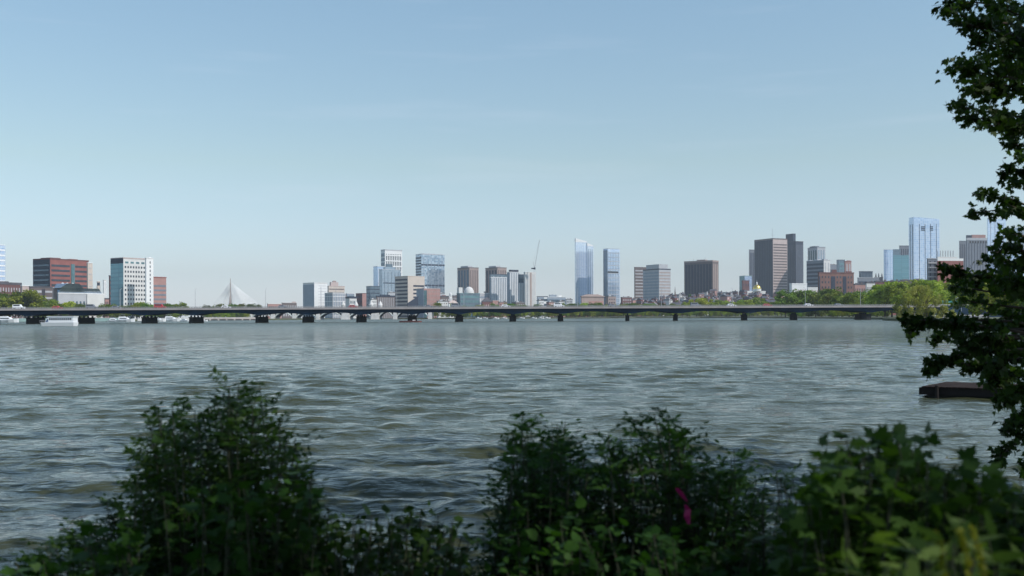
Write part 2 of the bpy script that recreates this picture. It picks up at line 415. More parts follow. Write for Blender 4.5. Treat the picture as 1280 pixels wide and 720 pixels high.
# ------------------------------------------------------------ Harvard-like low bridge
PA = at(35, 398, 461); PB = at(1090, 394, 504)
bd = Vector((PB.x-PA.x, PB.y-PA.y, 0)).normalized(); bn = Vector((-bd.y, bd.x, 0))   # bn points away from camera
B0 = Vector((PA.x, PA.y, 0))
def bridge_s(px):
    """distance along the bridge line seen at px"""
    t = (px-640)/F
    return (t*B0.y-B0.x)/(bd.x-t*bd.y)
def bp(s, off, z): return B0+bd*s+bn*off+Vector((0, 0, z))
def make_bridge():
    W = 20.0
    S0 = bridge_s(-110); S1 = bridge_s(1180)
    root = empty('girder_bridge', bp(bridge_s(600), W/2, 0), 'long low steel road bridge on dark stone piers crossing the whole river', 'bridge')
    pxs = [-24, 34.7, 99, 180.3, 240, 323.7, 382.8, 450.7, 515.5, 575.3, 643.8, 704.5, 789.8, 851, 938.5, 1001.4, 1089.5]
    ps = [bridge_s(p) for p in pxs]
    ztop = 6.35
    # girders: haunched over the piers
    def zb(s):
        d = min(abs(s-p) for p in ps)
        near = sorted(ps, key=lambda p: abs(s-p))[:2]
        L = abs(near[0]-near[1])/2 if len(near) > 1 else 14
        t = min(1, d/14.0)
        return 3.55+1.25*(1-(1-t)**2)
    for off in (0.0, 6.4, 12.8, 19.4):
        mb = MB(); n = 260
        for k in range(n):
            sa = S0+(S1-S0)*k/n; sb = S0+(S1-S0)*(k+1)/n
            a, b = bp(sa, off, 0), bp(sb, off, 0); c, d = bp(sb, off+.6, 0), bp(sa, off+.6, 0)
            za, zc = zb(sa), zb(sb)
            mb.quad((a.x, a.y, za), (b.x, b.y, zc), (b.x, b.y, ztop), (a.x, a.y, ztop))
            mb.quad((d.x, d.y, za), (c.x, c.y, zc), (b.x, b.y, zc), (a.x, a.y, za))
            mb.quad((c.x, c.y, zc), (d.x, d.y, za), (d.x, d.y, ztop), (c.x, c.y, ztop))
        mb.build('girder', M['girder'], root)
    # web stiffeners on the near girder as one pattern mesh
    mb = MB(); s = S0
    while s < S1:
        a = bp(s, -.12, 0); b = bp(s+.25, -.12, 0); c = bp(s+.25, -.003, 0); d = bp(s, -.003, 0)
        mb.prism([(a.x, a.y), (b.x, b.y), (c.x, c.y), (d.x, d.y)], zb(s)+.05, ztop-.05); s += 2.6
    mb.build('stiffener_ribs', M['girder'], root)
    def strip(name, o0, o1, z0, z1, m):
        mb = MB(); p = [bp(S0, o0, 0), bp(S1, o0, 0), bp(S1, o1, 0), bp(S0, o1, 0)]
        mb.prism([(q.x, q.y) for q in p], z0, z1); return mb.build(name, m, root)
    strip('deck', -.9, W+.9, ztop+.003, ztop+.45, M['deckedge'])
    strip('road_surface', 2.0, W-2.0, ztop+.456, ztop+.5, M['asphalt'])
    strip('deck_fascia', -1.15, -.9, ztop-.15, ztop+.75, M['deckedge'])
    strip('deck_fascia', W+.9, W+1.15, ztop-.15, ztop+.75, M['deckedge'])
    for side in (-1.05, W+1.0):
        mb = MB(); s = S0
        for zz in (ztop+.95, ztop+1.15, ztop+1.38):
            mb.tube([bp(S0, side, zz), bp(S1, side, zz)], .05, 5)
        while s < S1:
            a = bp(s, side-.06, 0); b = bp(s+.14, side-.06, 0); c = bp(s+.14, side+.06, 0); d = bp(s, side+.06, 0)
            mb.prism([(a.x, a.y), (b.x, b.y), (c.x, c.y), (d.x, d.y)], ztop+.6, ztop+1.42); s += 1.2
        mb.build('railing', M['rail'], root)
    # piers turned with the current
    dirp = Vector((math.sin(R(6.9)), math.cos(R(6.9)), 0)); side = Vector((dirp.y, -dirp.x, 0))
    for px, s in zip(pxs, ps):
        big = px > 1050
        wv = 2.6 if big else .95; L = 12.0
        c = bp(s, W/2, 0)
        if big: L = 13
        def outline(w, l):
            pts = []
            for k in range(7):
                a = -math.pi/2+math.pi*k/6; pts.append(c-dirp*(l/2)-dirp*(math.cos(a)*w)+side*(math.sin(a)*w)*1.0)
            for k in range(7):
                a = math.pi/2-math.pi*k/6; pts.append(c+dirp*(l/2)+dirp*(math.cos(a)*w)+side*(math.sin(a)*w)*1.0)
            out = [(p.x, p.y) for p in pts]
            ar = sum(out[i][0]*out[(i+1) % len(out)][1]-out[(i+1) % len(out)][0]*out[i][1] for i in range(len(out)))
            return out if ar > 0 else out[::-1]
        mb = MB(); mb.prism(outline(wv*1.12, L), -1.5, 2.5, top=outline(wv, L-.4))
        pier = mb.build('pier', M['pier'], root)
        mb = MB(); mb.prism(outline(wv*1.15, L+.2), 2.503, 2.85); mb.build('pier_cap', M['pier'], pier, local=False)
        for k in range(4):
            q = c+dirp*(-L/2+.3+k*(L-.6)/3)
            mb = MB(); mb.prism([(q.x-.35, q.y-.35), (q.x+.35, q.y-.35), (q.x+.35, q.y+.35), (q.x-.35, q.y+.35)], 2.853, 3.56)
            mb.build('bearing', M['girder'], pier)
    return ztop
ZT = make_bridge()

# street lamps on the bridge
def lamp_proto():
    root = empty('street_lamp', (0, 0, 0), '', 'street lamp', 'street lamps along the bridge deck')
    mb = MB(); mb.tube([(0, 0, 0), (0, 0, .8), (0, 0, 9.0)], [.16, .11, .075], 8); mb.build('pole', M['greyl'], root)
    mb = MB(); mb.tube([(0, 0, 8.9), (.1, .9, 9.35), (.1, 1.9, 9.45)], .05, 6); mb.build('arm', M['greyl'], root)
    mb = MB(); mb.prism([(-.05, 1.7), (.25, 1.7), (.25, 2.5), (-.05, 2.5)], 9.33, 9.5); mb.build('lamp_head', M['greyl'], root)
    return root
lp = lamp_proto(); first = True
lampl = {244: 'slim pale street lamp on the bridge, left of the needle pylon', 332: 'slim street lamp on the bridge, right of the cable stayed bridge',
         420: 'slim street lamp on the bridge in front of the pale stepped apartments', 496: 'slim street lamp on the bridge before the cream banded office block',
         580: 'slim street lamp on the bridge before the dark glass lab building', 660: 'slim street lamp on the bridge just left below the crane',
         722: 'slim street lamp on the bridge below the tallest twin crowned tower', 827: 'slim street lamp on the bridge left of the church spire',
         916: 'slim street lamp on the bridge left of the golden dome', 1007: 'slim street lamp on the bridge left of the brick apartment slab',
         1076: 'slim street lamp on the bridge, last one before the right bank', 150: 'slim street lamp on the bridge before the white gridded tower'}
for px, lb in lampl.items():
    o = lp if first else copy_tree(lp); first = False
    o.location = bp(bridge_s(px), .3, ZT+.45); o["label"] = lb; o.rotation_euler.z = math.atan2(bd.y, bd.x)

# cars on the bridge
def car_proto(paint, van=False):
    root = empty('car', (0, 0, 0), '', 'car', 'cars crossing the bridge')
    mb = MB(); L, Wd = (5.2, 2.0) if van else (4.5, 1.8)
    hb = 1.1 if van else .85
    mb.prism([(-L/2, -Wd/2), (L/2, -Wd/2), (L/2, Wd/2), (-L/2, Wd/2)], .3, hb)
    a = .1 if van else .5; hh = 2.2 if van else 1.48
    mb.prism([(-L/2+a*.5, -Wd/2+.03), (L/2-1.1, -Wd/2+.03), (L/2-1.1, Wd/2-.03), (-L/2+a*.5, Wd/2-.03)], hb+.003, hh,
             top=[(-L/2+a*1.4, -Wd/2+.2), (L/2-1.8, -Wd/2+.2), (L/2-1.8, Wd/2-.2), (-L/2+a*1.4, Wd/2-.2)])
    mb.build('body', paint, root)
    for yy in (-Wd/2+.1, Wd/2-.1):
        sg = -1 if yy < 0 else 1
        mb = MB(); mb.box(-L/2+a*1.2+.3, L/2-1.9, min(yy, yy+sg*.02), max(yy, yy+sg*.02), hb+.12, hh-.16); mb.build('window', M['win'], root)
    for xx in (-L/2+.9, L/2-.9):
        for yy in (-Wd/2+.1, Wd/2-.1):
            mb = MB(); mb.tube([(xx, yy-.11, .33), (xx, yy+.11, .33)], .33, 12); mb.build('wheel', M['black'], root)
    return root
cars = [(68.5, 'red', 0, 'red car on the bridge in front of the red brick tower'), (198, 'red', 1, 'red van on the bridge below the small red banded block'),
        (917, 'white', 0, 'white car on the bridge left below the golden dome'), (143, 'grey', 0, 'grey car on the bridge below the teal glass corner'),
        (1014, 'white', 0, 'white car on the bridge left of the brick apartment slab'), (536, 'grey', 0, 'dark grey car on the bridge below the pink office block'),
        (700, 'white', 1, 'white van on the bridge below the blue low office')]
cars += [(20, 'white', 1, 'white van on the bridge at the far left'), (112, 'grey', 1, 'grey van on the bridge before the white hall'), (281, 'white', 0, 'white car on the bridge below the needle pylon'), (352, 'grey', 0, 'grey car on the bridge before the low brick row'),
         (441, 'red', 0, 'red car on the bridge above the arch bridge towers'), (571, 'grey', 1, 'grey van on the bridge before the dark lab'), (633, 'white', 0, 'white car on the bridge before the finned hotel'), (768, 'grey', 0, 'grey car on the bridge below the belted glass tower'),
         (872, 'grey', 1, 'grey van on the bridge below the dark ribbed tower'), (962, 'red', 0, 'red car on the bridge right of the golden dome'), (1052, 'grey', 0, 'grey car on the bridge right below the brick slab')]
for px, pm, vn, lb in cars:
    c = car_proto({'red': M['red'], 'white': M['boatwhite'], 'grey': M['grey']}[pm], vn)
    c["label"] = lb; c.location = bp(bridge_s(px), 3.4, ZT+.503); c.rotation_euler.z = math.atan2(bd.y, bd.x)

# -------------------------------------------------------- arch bridge behind
def arch_bridge():
    D = 1230
    root = empty('arch_bridge', (at(450, 399, D).x, D, 0), 'pale steel arch bridge with stone towers seen beneath the nearer bridge', 'bridge')
    X = lambda px: (px-640)/F*D
    pxs = [313, 341, 368, 397.5, 432, 469, 494, 516, 537.5]
    mb = MB(); mb.box(X(285), X(556), D, D+26, 11.0, 12.4); mb.build('deck', M['granite'], root)
    mb = MB(); mb.box(X(285), X(556), D-.35, D-.05, 12.0, 13.4); mb.build('parapet', M['steel_pale'], root)
    for i, p in enumerate(pxs):
        big = p in (432, 469); hw = 4.3 if big else 2.0
        mb = MB(); xc = X(p)
        mb.prism([(xc-hw*1.25, D-3), (xc+hw*1.25, D-3), (xc+hw*1.25, D+29), (xc-hw*1.25, D+29)], -2, 10.99,
                 top=[(xc-hw, D-1.5), (xc+hw, D-1.5), (xc+hw, D+27), (xc-hw, D+27)])
        mb.build('pier', M['granite'], root)
        if i < len(pxs)-1:
            xa = X(p)+hw; xb = X(pxs[i+1])-(4.3 if pxs[i+1] in (432, 469) else 2.0)
            for off in (0, 8, 16, 24):
                mb = MB(); pts = []
                for k in range(15):
                    t = k/14; pts.append((xa+(xb-xa)*t, D+(off-1.0 if off == 0 else off+.3), 3.2+6.2*(1-(2*t-1)**2)))
                mb.tube(pts, .75, 5); mb.build('arch_rib', M['steel_pale'] if off == 0 else M['girder'], root)
            mb = MB()
            for k in range(1, 8):
                t = k/8; x = xa+(xb-xa)*t; z = 3.2+6.2*(1-(2*t-1)**2)
                mb.box(x-.15, x+.15, D-1.2, D-.8, z, 11.9)
            mb.build('spandrel_posts', M['steel_pale'], root)
    for p, y in ((429, 0), (441, 26), (464, 0), (472, 26), ):
        xc = X(p); prof = [(3.4, 12.4), (3.2, 13.5), (2.6, 13.6), (2.5, 20), (2.9, 20.3), (2.9, 21), (2.2, 21.6), (1.4, 24), (.4, 25.6), (.01, 26)]
        mb = MB(); mb.lathe([(r, z-2.5) for r, z in prof], xc, D+y, 14); mb.build('tower', M['granite'], root, smooth=False)
arch_bridge()

# ----------------------------------------------------------------- buildings
def footprint(pl, pc, pr, D, rel=32, depth=30):
    tc_, tr, tl = (pc-640)/F, (pr-640)/F, (pl-640)/F
    phi = math.atan(tc_)
    if pl >= pc: rel = 4
    if pr <= pc: rel = 80
    a = -phi+R(rel)
    C = (tc_*D, D); r = (math.cos(a), math.sin(a)); l = (-math.sin(a), math.cos(a))
    if pr > pc:
        wr = (tr*C[1]-C[0])/(r[0]-tr*r[1])
    else: wr = depth
    if pl < pc:
        wl = (C[0]-tl*C[1])/(-l[0]+tl*l[1])
    else: wl = depth
    wr = min(max(wr, 2), 260); wl = min(max(wl, 2), 200)
    return C, r, l, wr, wl

class Bld:
    def __init__(s, name, label, pl, pc, pr, ytop, D, rel=32, depth=30, cat='building', z0=None):
        s.C, s.r, s.l, s.wr, s.wl = footprint(pl, pc, pr, D, rel, depth)
        s.D = D; s.px = pc
        s.z0 = 1.0 if z0 is None else z0
        s.zt = zat(pc, ytop, D)
        cx = s.C[0]+s.r[0]*s.wr/2+s.l[0]*s.wl/2; cy = s.C[1]+s.r[1]*s.wr/2+s.l[1]*s.wl/2
        s.root = empty(name, (cx, cy, s.z0), label, cat)
    def pt(s, u, v): return (s.C[0]+s.r[0]*u+s.l[0]*v, s.C[1]+s.r[1]*u+s.l[1]*v)
    def rect(s, u0, u1, v0, v1): return [s.pt(u0, v0), s.pt(u1, v0), s.pt(u1, v1), s.pt(u0, v1)]
    def block(s, name, m, u0=0, u1=1, v0=0, v1=1, z0=None, z1=None, inset=0.0, ym=None, parent=None):
        z0 = s.z0 if z0 is None else z0; z1 = s.zt if z1 is None else z1
        if ym is not None: z1 = zat(s.px, ym, s.D)
        mb = MB(); mb.prism(s.rect(u0*s.wr+inset, u1*s.wr-inset, v0*s.wl+inset, v1*s.wl-inset), z0, z1)
        return mb.build(name, m, parent or s.root)
    def body(s, m): s.body_o = s.block('wall', m); return s
    def roof(s, m=None, h=1.2):
        mb = MB(); e = .35
        mb.prism(s.rect(-e, s.wr+e, -e, s.wl+e), s.zt+.003, s.zt+h); mb.build('parapet', m or M['roofgrey'], s.root); return s
    def pent(s, m=None, u0=.25, u1=.7, v0=.2, v1=.8, h=5, name='rooftop_plant'):
        s.block(name, m or M['greyl'], u0, u1, v0, v1, z0=s.zt+.003, z1=s.zt+h); return s
    # ---- facade pieces; face 'R' is lit side, 'L' shaded side
    def piece(s, mb, face, a0, a1, z0, z1, d=.18):
        if face == 'R':
            p = [s.pt(a0, -d), s.pt(a1, -d), s.pt(a1, .0), s.pt(a0, .0)]
        elif face == 'L':
            p = [s.pt(-d, a0), s.pt(0, a0), s.pt(0, a1), s.pt(-d, a1)]
        elif face == 'B':
            p = [s.pt(a0, s.wl), s.pt(a1, s.wl), s.pt(a1, s.wl+d), s.pt(a0, s.wl+d)]
        else:
            p = [s.pt(s.wr, a0), s.pt(s.wr+d, a0), s.pt(s.wr+d, a1), s.pt(s.wr, a1)]
        mb.prism(p, z0, z1)
    def W(s, face): return s.wr if face in 'RB' else s.wl
    def bands(s, n, m, faces='RL', frac=.45, u0=.03, u1=.97, zlo=.0, zhi=.97, name='window_band', d=.18):
        H = s.zt-s.z0; f = H*(zhi-zlo)/n
        for k in range(n):
            z = s.z0+H*zlo+f*(k+.5); mb = MB()
            for fc in faces:
                w_ = s.W(fc); s.piece(mb, fc, w_*u0, w_*u1, z-f*frac/2, z+f*frac/2, d)
            mb.build(name, m, s.root)
        return s
    def strips(s, n, m, face='R', frac=.5, u0=.03, u1=.97, zlo=0.0, zhi=.96, name='window_strip', d=.25):
        H = s.zt-s.z0; w_ = s.W(face)
        for k in range(n):
            c = w_*(u0+(u1-u0)*(k+.5)/n); hw = w_*(u1-u0)/n*frac/2
            mb = MB(); s.piece(mb, face, c-hw, c+hw, s.z0+H*zlo, s.z0+H*zhi, d); mb.build(name, m, s.root)
        return s
    def grid(s, nu, nz, m, face='R', fu=.5, fz=.45, u0=.03, u1=.97, zlo=.02, zhi=.97, name='window', d=.15):
        H = s.zt-s.z0; w_ = s.W(face)
        for j in reversed(range(nz)):
            for i in range(nu):
                c = w_*(u0+(u1-u0)*(i+.5)/nu); hw = w_*(u1-u0)/nu*fu/2
                z = s.z0+H*(zlo+(zhi-zlo)*(j+.5)/nz); hh = H*(zhi-zlo)/nz*fz/2
                mb = MB(); s.piece(mb, face, c-hw, c+hw, z-hh, z+hh, d); mb.build(name, m, s.root)
        return s

LM = []      # landmarks for labels: (px, words)

def buildings():
    # ---------------- left group
    b = Bld('glass_tower', 'pale blue glass tower with white floor bands at the left edge', -16, -6, 7, 306, 1350); b.body(M['g_pale']); b.bands(14, M['white'], frac=.28, name='floor_band'); b.roof(M['white'], .8)
    b = Bld('brick_tower', 'tall red brick office tower with dark glass left side', 42, 63, 111, 324, 1180, rel=38)
    b.body(M['brick']); b.roof(M['brickd'])
    b.bands(11, M['win'], 'R', .42, 0.03, .50, .05, .94); b.bands(11, M['win'], 'R', .42, .64, .97, .05, .94)
    b.block('shaded_glass_side', M['greyd'], -.012, .0, 0.001, 1, z1=b.zt-.2)  # dark glass side, with its shade also put into the sheet colour
    H = b.zt-b.z0
    for k in range(11):
        mb = MB(); z = b.z0+H*(.05+.89*(k+.5)/11); b.piece(mb, 'L', b.wl*.06, b.wl*.97, z-.7, z+1.2, b.wr*.012+.25); mb.build('window_band', M['winb'], b.root)
    mb = MB(); b.piece(mb, 'R', b.wr*.53, b.wr*.62, b.z0, b.zt-4.5, .8); mb.build('glass_bay', M['wingreen'], b.root)
    b.pent(M['brickd'], .1, .35, .2, .8, 2.5); b.pent(M['brick'], .6, .8, .2, .8, 2.2)
    b = Bld('stair_tower', 'narrow cream stair tower against the right end of the red brick tower', 109.5, 110, 116, 329, 1175); b.body(M['cream']).roof(M['white'], .8).bands(9, M['greyl'], 'R', .12, .2, .8)
    b = Bld('apartment_block', 'low brown brick apartment block with flat dark roof at far left', -14, -12, 27, 355, 1090, depth=20); b.body(M['brickd']).roof(M['slate'], 2.4).grid(11, 4, M['greyl'], 'R', .35, .5); b.pent(M['slate'], .1, .6, .2, .7, 3.5)
    b = Bld('end_block', 'pinkish plain wall block joining the low brown apartments', 26, 28, 37, 357.5, 1085); b.body(M['pinkwall']).roof(M['white'], 1)
    b = Bld('balcony_block', 'low grey block with white balcony bands before the red tower', 37, 38, 66, 359, 1080, depth=18); b.body(M['brown']).roof(M['slate'], 1.2); b.bands(5, M['greyl'], 'R', .35, .02, .5, name='balcony'); b.bands(5, M['greyl'], 'R', .3, .66, .98, name='balcony'); b.strips(3, M['greyd'], 'R', .5, .5, .66)
    b = Bld('pink_block', 'small pinkish wall block left of the white museum like hall', 66, 67, 75, 360, 1070); b.body(M['pinkwall']).roof(M['offwhite'], .8)
    # white hall with glass mansard
    b = Bld('white_hall', 'pale low hall with tall windows and sloping glass roof', 72.5, 73, 129.5, 367, 1060, depth=40); b.body(M['greyl'])
    b.strips(5, M['winb'], 'R', .42, .2, .60, .1, .72); b.roof(M['white'], .9)
    mb = MB(); b.piece(mb, 'R', b.wr*.61, b.wr*1.0, b.z0, b.zt-.3, 1.6); mb.build('blank_wing', M['offwhite'], b.root)
    z = b.zt+.93
    mb = MB(); mb.prism(b.rect(0, b.wr*.98, 1, b.wl-1), z, z+5.2, top=b.rect(b.wr*.05, b.wr*.86, 7, b.wl-5)); mb.build('glass_roof', M['g_mid'], b.root)
    mb = MB(); mb.prism(b.rect(b.wr*.0, b.wr*.5, 8, b.wl-6), z+5.2, z+10, top=b.rect(b.wr*.1, b.wr*.36, 12, b.wl-10)); mb.build('upper_glass_roof', M['g_mid'], b.root)
    for u in (.2, .3, .42):
        mb = MB(); p = b.pt(b.wr*u, 9); mb.lathe([(2.0, z+6), (2.0, z+9), (1.6, z+10.2), (.8, z+11), (.01, z+11.2)], p[0], p[1], 12); mb.build('roof_vent', M['white'], b.root)
    b = Bld('lantern_tower', 'small beige tower with dark lantern right of the white hall', 121.6, 122, 125.6, 357, 1400); b.body(M['cream']); b.pent(M['greyd'], .1, .9, .1, .9, 4.5, 'lantern'); b.block('cap', M['cream'], .0, 1, 0, 1, z0=b.zt+4.51, z1=b.zt+6)
    b = Bld('white_shaft', 'slim white twin shaft just left of the white gridded tower', 129, 130, 133, 350.5, 1400); b.body(M['white']); b.roof(M['offwhite'], .6); b.strips(1, M['greyl'], 'R', .2); b.strips(1, M['greyl'], 'L', .3)
    b = Bld('brick_house', 'small brown brick house at the foot of the white gridded tower', 130.5, 131.5, 138, 374, 1250); b.body(M['brickp']).roof(M['slate'], 1.5).grid(3, 3, M['win'])
    b = Bld('white_tower', 'white gridded office tower with teal glass left side', 139, 154.5, 183, 323, 1120, rel=34)
    b.body(M['offwhite']).roof(M['pinkwall'], 1.2)
    b.grid(8, 12, M['win'], 'R', .52, .45, .03, .97, .0, .90)
    b.grid(4, 1, M['wingreen'], 'R', .6, .55, .03, .97, .91, .965, name='top_window')
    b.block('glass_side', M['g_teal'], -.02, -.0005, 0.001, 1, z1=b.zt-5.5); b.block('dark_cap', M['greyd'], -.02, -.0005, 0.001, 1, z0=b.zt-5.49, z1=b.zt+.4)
    b = Bld('white_annex', 'bright white narrow annex with dark window column beside the gridded tower', 182, 183, 192, 323, 1110, depth=20); b.body(M['white']).roof(M['white'], .8); b.grid(1, 14, M['win'], 'R', .3, .55, .35, .75)
    b.block('service_shaft', M['white'], .36, .72, .1, .5, z0=b.zt+.003, z1=b.zt+1.6)
    b = Bld('brick_sliver', 'dark brown block peeking out left of the teal glass corner', 137, 137.5, 141, 345, 1190); b.body(M['brickd']).roof(M['slate'], .8).bands(8, M['win'], 'R', .4)
    b = Bld('banded_block', 'red and grey banded block right of the white gridded tower', 191, 192, 208, 347, 1260, depth=22); b.body(M['brickp']).roof(M['brick'], 1.2).bands(8, M['grey'], 'R', .42, .02, .98, 0, .86)
    # ---------------- centre-left
    b = Bld('brick_row', 'low distant brick block beside the cable stayed bridge', 334, 335, 352, 380, 1700); b.body(M['brickp']).roof(M['offwhite'], 1).grid(6, 2, M['win'])
    b = Bld('mixed_row', 'low distant grey and brick block left of the plain white slab', 352.5, 353, 371, 378.6, 1750); b.body(M['brown']).roof(M['offwhite'], 1).grid(6, 2, M['greyl']); b.pent(M['brick'], .7, .95, .1, .9, 2)
    b = Bld('white_slab', 'plain white slab block with blue grey shaded left side', 379, 393, 409.5, 354, 1900); b.body(M['white']).roof(M['offwhite'], 1.5); b.strips(1, M['greyl'], 'R', .12, .3, .7, .1, .9); b.bands(12, M['greyl'], 'R', .12, .3, .9, name='floor_band'); b.block('toned_side', M['bluegrey'], -.01, -.0005, 0.001, 1, z1=b.zt-2)  # blue grey left sheet: shade of the white slab put into colour
    b = Bld('stepped_block', 'pinkish stepped block behind the pale apartments', 409, 411, 431, 358, 2050); b.body(M['cream']).roof(M['pinkwall'], 1.5).bands(9, M['brown'], 'R', .3); b.pent(M['pinkwall'], .15, .62, .1, .9, 9); b.block('top_box', M['brownl'], .3, .5, .3, .7, z0=b.zt+9.01, z1=b.zt+12)
    b = Bld('pale_apartments', 'pale striped apartment block right of the plain white slab', 406, 416, 432, 366.5, 1850); b.body(M['greyl']).roof(M['white'], 1.2).strips(5, M['bluegrey'], 'R', .45).strips(3, M['bluegrey'], 'L', .5).bands(5, M['white'], 'RL', .12, name='floor_band', d=.4)
    b = Bld('grey_block', 'small grey blue office between pale apartments and red brick wall', 433, 434, 443, 367, 2000); b.body(M['bluegrey']).roof(M['white'], 1).bands(5, M['winb'], 'R', .4)
    b = Bld('white_gable', 'low white gabled block just above the arch bridge towers', 432, 437, 446, 373, 1800); b.body(M['offwhite']).roof(M['greyd'], 3).grid(5, 3, M['winb'])
    b = Bld('brick_corner', 'dark brick block with lit pinkish right wall near stone towers', 445, 453, 458, 367, 1850); b.body(M['brickp']).roof(M['brickd'], 1).grid(5, 5, M['greyd'], 'L'); b.block('side_wall', M['brickd'], -.012, -.0005, 0.001, 1, z1=b.zt-.5)  # left face in darker brick, its shade put into the colour
    b = Bld('dark_glass_block', 'dark teal glass block left of the pale stepped glass tower', 458, 463, 475, 358, 2000); b.body(M['g_dark']).roof(M['greyd'], 1).bands(8, M['greyd'], 'RL', .2, name='floor_band')
    b = Bld('slim_glass_tower', 'slim pale glass tower on the left of the stepped glass tower', 467, 472, 482, 333, 2550); b.body(M['g_blue']).roof(M['white'], .8).strips(4, M['white'], 'R', .18, name='mullion')
    b = Bld('grid_tower', 'tallest white gridded tower in the left downtown cluster', 476.5, 481.5, 503, 313, 2750); b.body(M['white']).roof(M['greyl'], 3); b.bands(14, M['winb'], 'L', .7); b.strips(9, M['win'], 'R', .5, .04, .96, 0, .95); b.bands(12, M['white'], 'R', .22, name='floor_band', d=.5)
    b = Bld('stepped_glass_tower', 'pale blue stepped glass tower in front of the white gridded tower', 474, 478, 501, 337, 2350); b.body(M['g_mid']).roof(M['greyl'], 1); b.pent(M['g_mid'], .2, .75, .2, .8, 7, 'upper_tier'); b.block('crown_tier', M['g_dark'], .3, .62, .3, .7, z0=b.zt+7.01, z1=b.zt+14); b.bands(2, M['greyd'], 'R', .06, .05, .95, .2, .9); b.strips(5, M['g_dark'], 'R', .12, name='mullion')
    b = Bld('cream_office', 'cream office block with banded windows and grey shaded left side', 494, 510, 531, 345.5, 2000, rel=36); b.body(M['cream']).roof(M['cream'], 1.2); b.bands(7, M['greyd'], 'R', .45, .32, .97, .18, .82); b.bands(11, M['greyd'], 'L', .45); b.pent(M['cream'], .5, .9, .3, .8, 2)
    b = Bld('low_stone_block', 'long dark columned stone block above the bridge railing', 470, 471, 494, 371, 1800); b.body(M['brown']).roof(M['greyd'], 2.2).strips(9, M['greyl'], 'R', .3, name='column').pent(M['greyd'], .2, .75, .2, .8, 4)
    b = Bld('dark_wedge', 'dark sloping roofed hall at the foot of the cream office', 509, 510, 523, 377, 1700)
    mb = MB(); mb.prism(b.rect(0, b.wr, 0, b.wl), b.z0, [b.zt-3, b.zt+9, b.zt+9, b.zt-3]); mb.build('wall', M['greyd'], b.root); b.strips(3, M['winb'], 'R', .3, 0.05, .9, 0, .6)
    b = Bld('chequer_glass_tower', 'broad blue glass tower with chequered panes', 520, 527, 556, 318, 2550, rel=28); b.body(M['g_check']).roof(M['greyl'], 1.5).strips(6, M['bluegrey'], 'R', .1, name='mullion'); b.bands(22, M['greyd'], 'L', .5, name='balcony', d=1.0); b.bands(2, M['greyd'], 'R', .08, 0, 1, .35, 1.0, name='floor_band'); b.pent(M['greyl'], .1, .6, .1, .9, 3)
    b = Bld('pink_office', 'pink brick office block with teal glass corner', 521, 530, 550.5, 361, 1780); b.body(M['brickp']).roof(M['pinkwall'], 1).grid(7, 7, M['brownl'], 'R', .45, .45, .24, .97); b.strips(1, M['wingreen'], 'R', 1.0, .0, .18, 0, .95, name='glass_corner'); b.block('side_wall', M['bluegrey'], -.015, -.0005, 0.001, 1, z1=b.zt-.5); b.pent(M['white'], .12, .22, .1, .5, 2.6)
    b = Bld('brown_row', 'low brown row of blocks right of the pink office', 550, 551, 562, 371, 1900); b.body(M['brown']).roof(M['slate'], 2).grid(4, 4, M['offwhite'], 'R', .3, .4); b.pent(M['brick'], .2, .6, .2, .8, 3)
    # white cupola church
    b = Bld('white_cupola', 'small white domed cupola tower right of the pink office', 561, 562, 565.5, 370, 1800, cat='tower'); b.body(M['white'])
    p = b.pt(b.wr/2, b.wl/2); mb = MB(); mb.lathe([(2.4, b.zt), (2.4, b.zt+3), (2.1, b.zt+4.6), (1.2, b.zt+5.8), (.2, b.zt+6.4), (.1, b.zt+8)], p[0], p[1], 12); mb.build('cupola', M['white'], b.root)
    b.grid(1, 3, M['greyl'], 'R', .4, .5)
    b = Bld('boathouse', 'low white boathouse like pavilion above the bridge railing', 560, 561, 572, 379, 1400); b.body(M['white']); mb = MB(); mb.prism(b.rect(-1, b.wr+1, -1, b.wl+1), b.zt, b.zt+4, top=b.rect(b.wr*.3, b.wr*.7, b.wl*.45, b.wl*.55)); mb.build('roof', M['pinkwall'], b.root); b.grid(4, 1, M['winb'])
    b = Bld('twin_tower_left', 'left one of two brown striped twin towers', 572, 587, 598.5, 335, 2500, rel=38)
    b.root.name = 'striped_tower'
    b.body(M['brownl']).roof(M['brown'], 2).strips(4, M['brown'], 'R', .45).strips(4, M['winb'], 'L', .6).pent(M['greyl'], .1, .6, .2, .8, 6)
    b = Bld('striped_tower', 'right one of two brown striped twin towers', 607, 622, 633.5, 335, 2500, rel=38)
    b.body(M['brownl']).roof(M['brown'], 2).strips(4, M['brown'], 'R', .45).strips(4, M['winb'], 'L', .6).pent(M['greyl'], .1, .6, .2, .8, 6)
    b = Bld('dark_lab', 'dark blue green glass lab block below the left striped tower', 571, 575, 600, 367, 1750, depth=25); b.body(M['g_dark']).roof(M['wingreen'], 1).bands(5, M['wingreen'], 'R', .5); 
    p = b.pt(b.wr*.55, b.wl*.6); mb = MB(); mb.lathe([(9, b.zt+1), (8.5, b.zt+5), (6.5, b.zt+9.5), (3, b.zt+12), (.01, b.zt+12.6)], p[0], p[1], 18); mb.build('roof_dome', M['offwhite'], b.root, smooth=True)
    b.block('white_stack', M['offwhite'], .0, .18, .3, .9, z0=b.zt+1.01, z1=b.zt+11)
    b = Bld('pale_low_block', 'pale low block between the dark lab and the finned hotel', 598, 599, 612, 367, 1850); b.body(M['greyl']).roof(M['white'], 1.5).bands(4, M['bluegrey'], 'R', .3); b.block('white_stair', M['white'], .0, .14, -.05, .3, z1=b.zt-4)
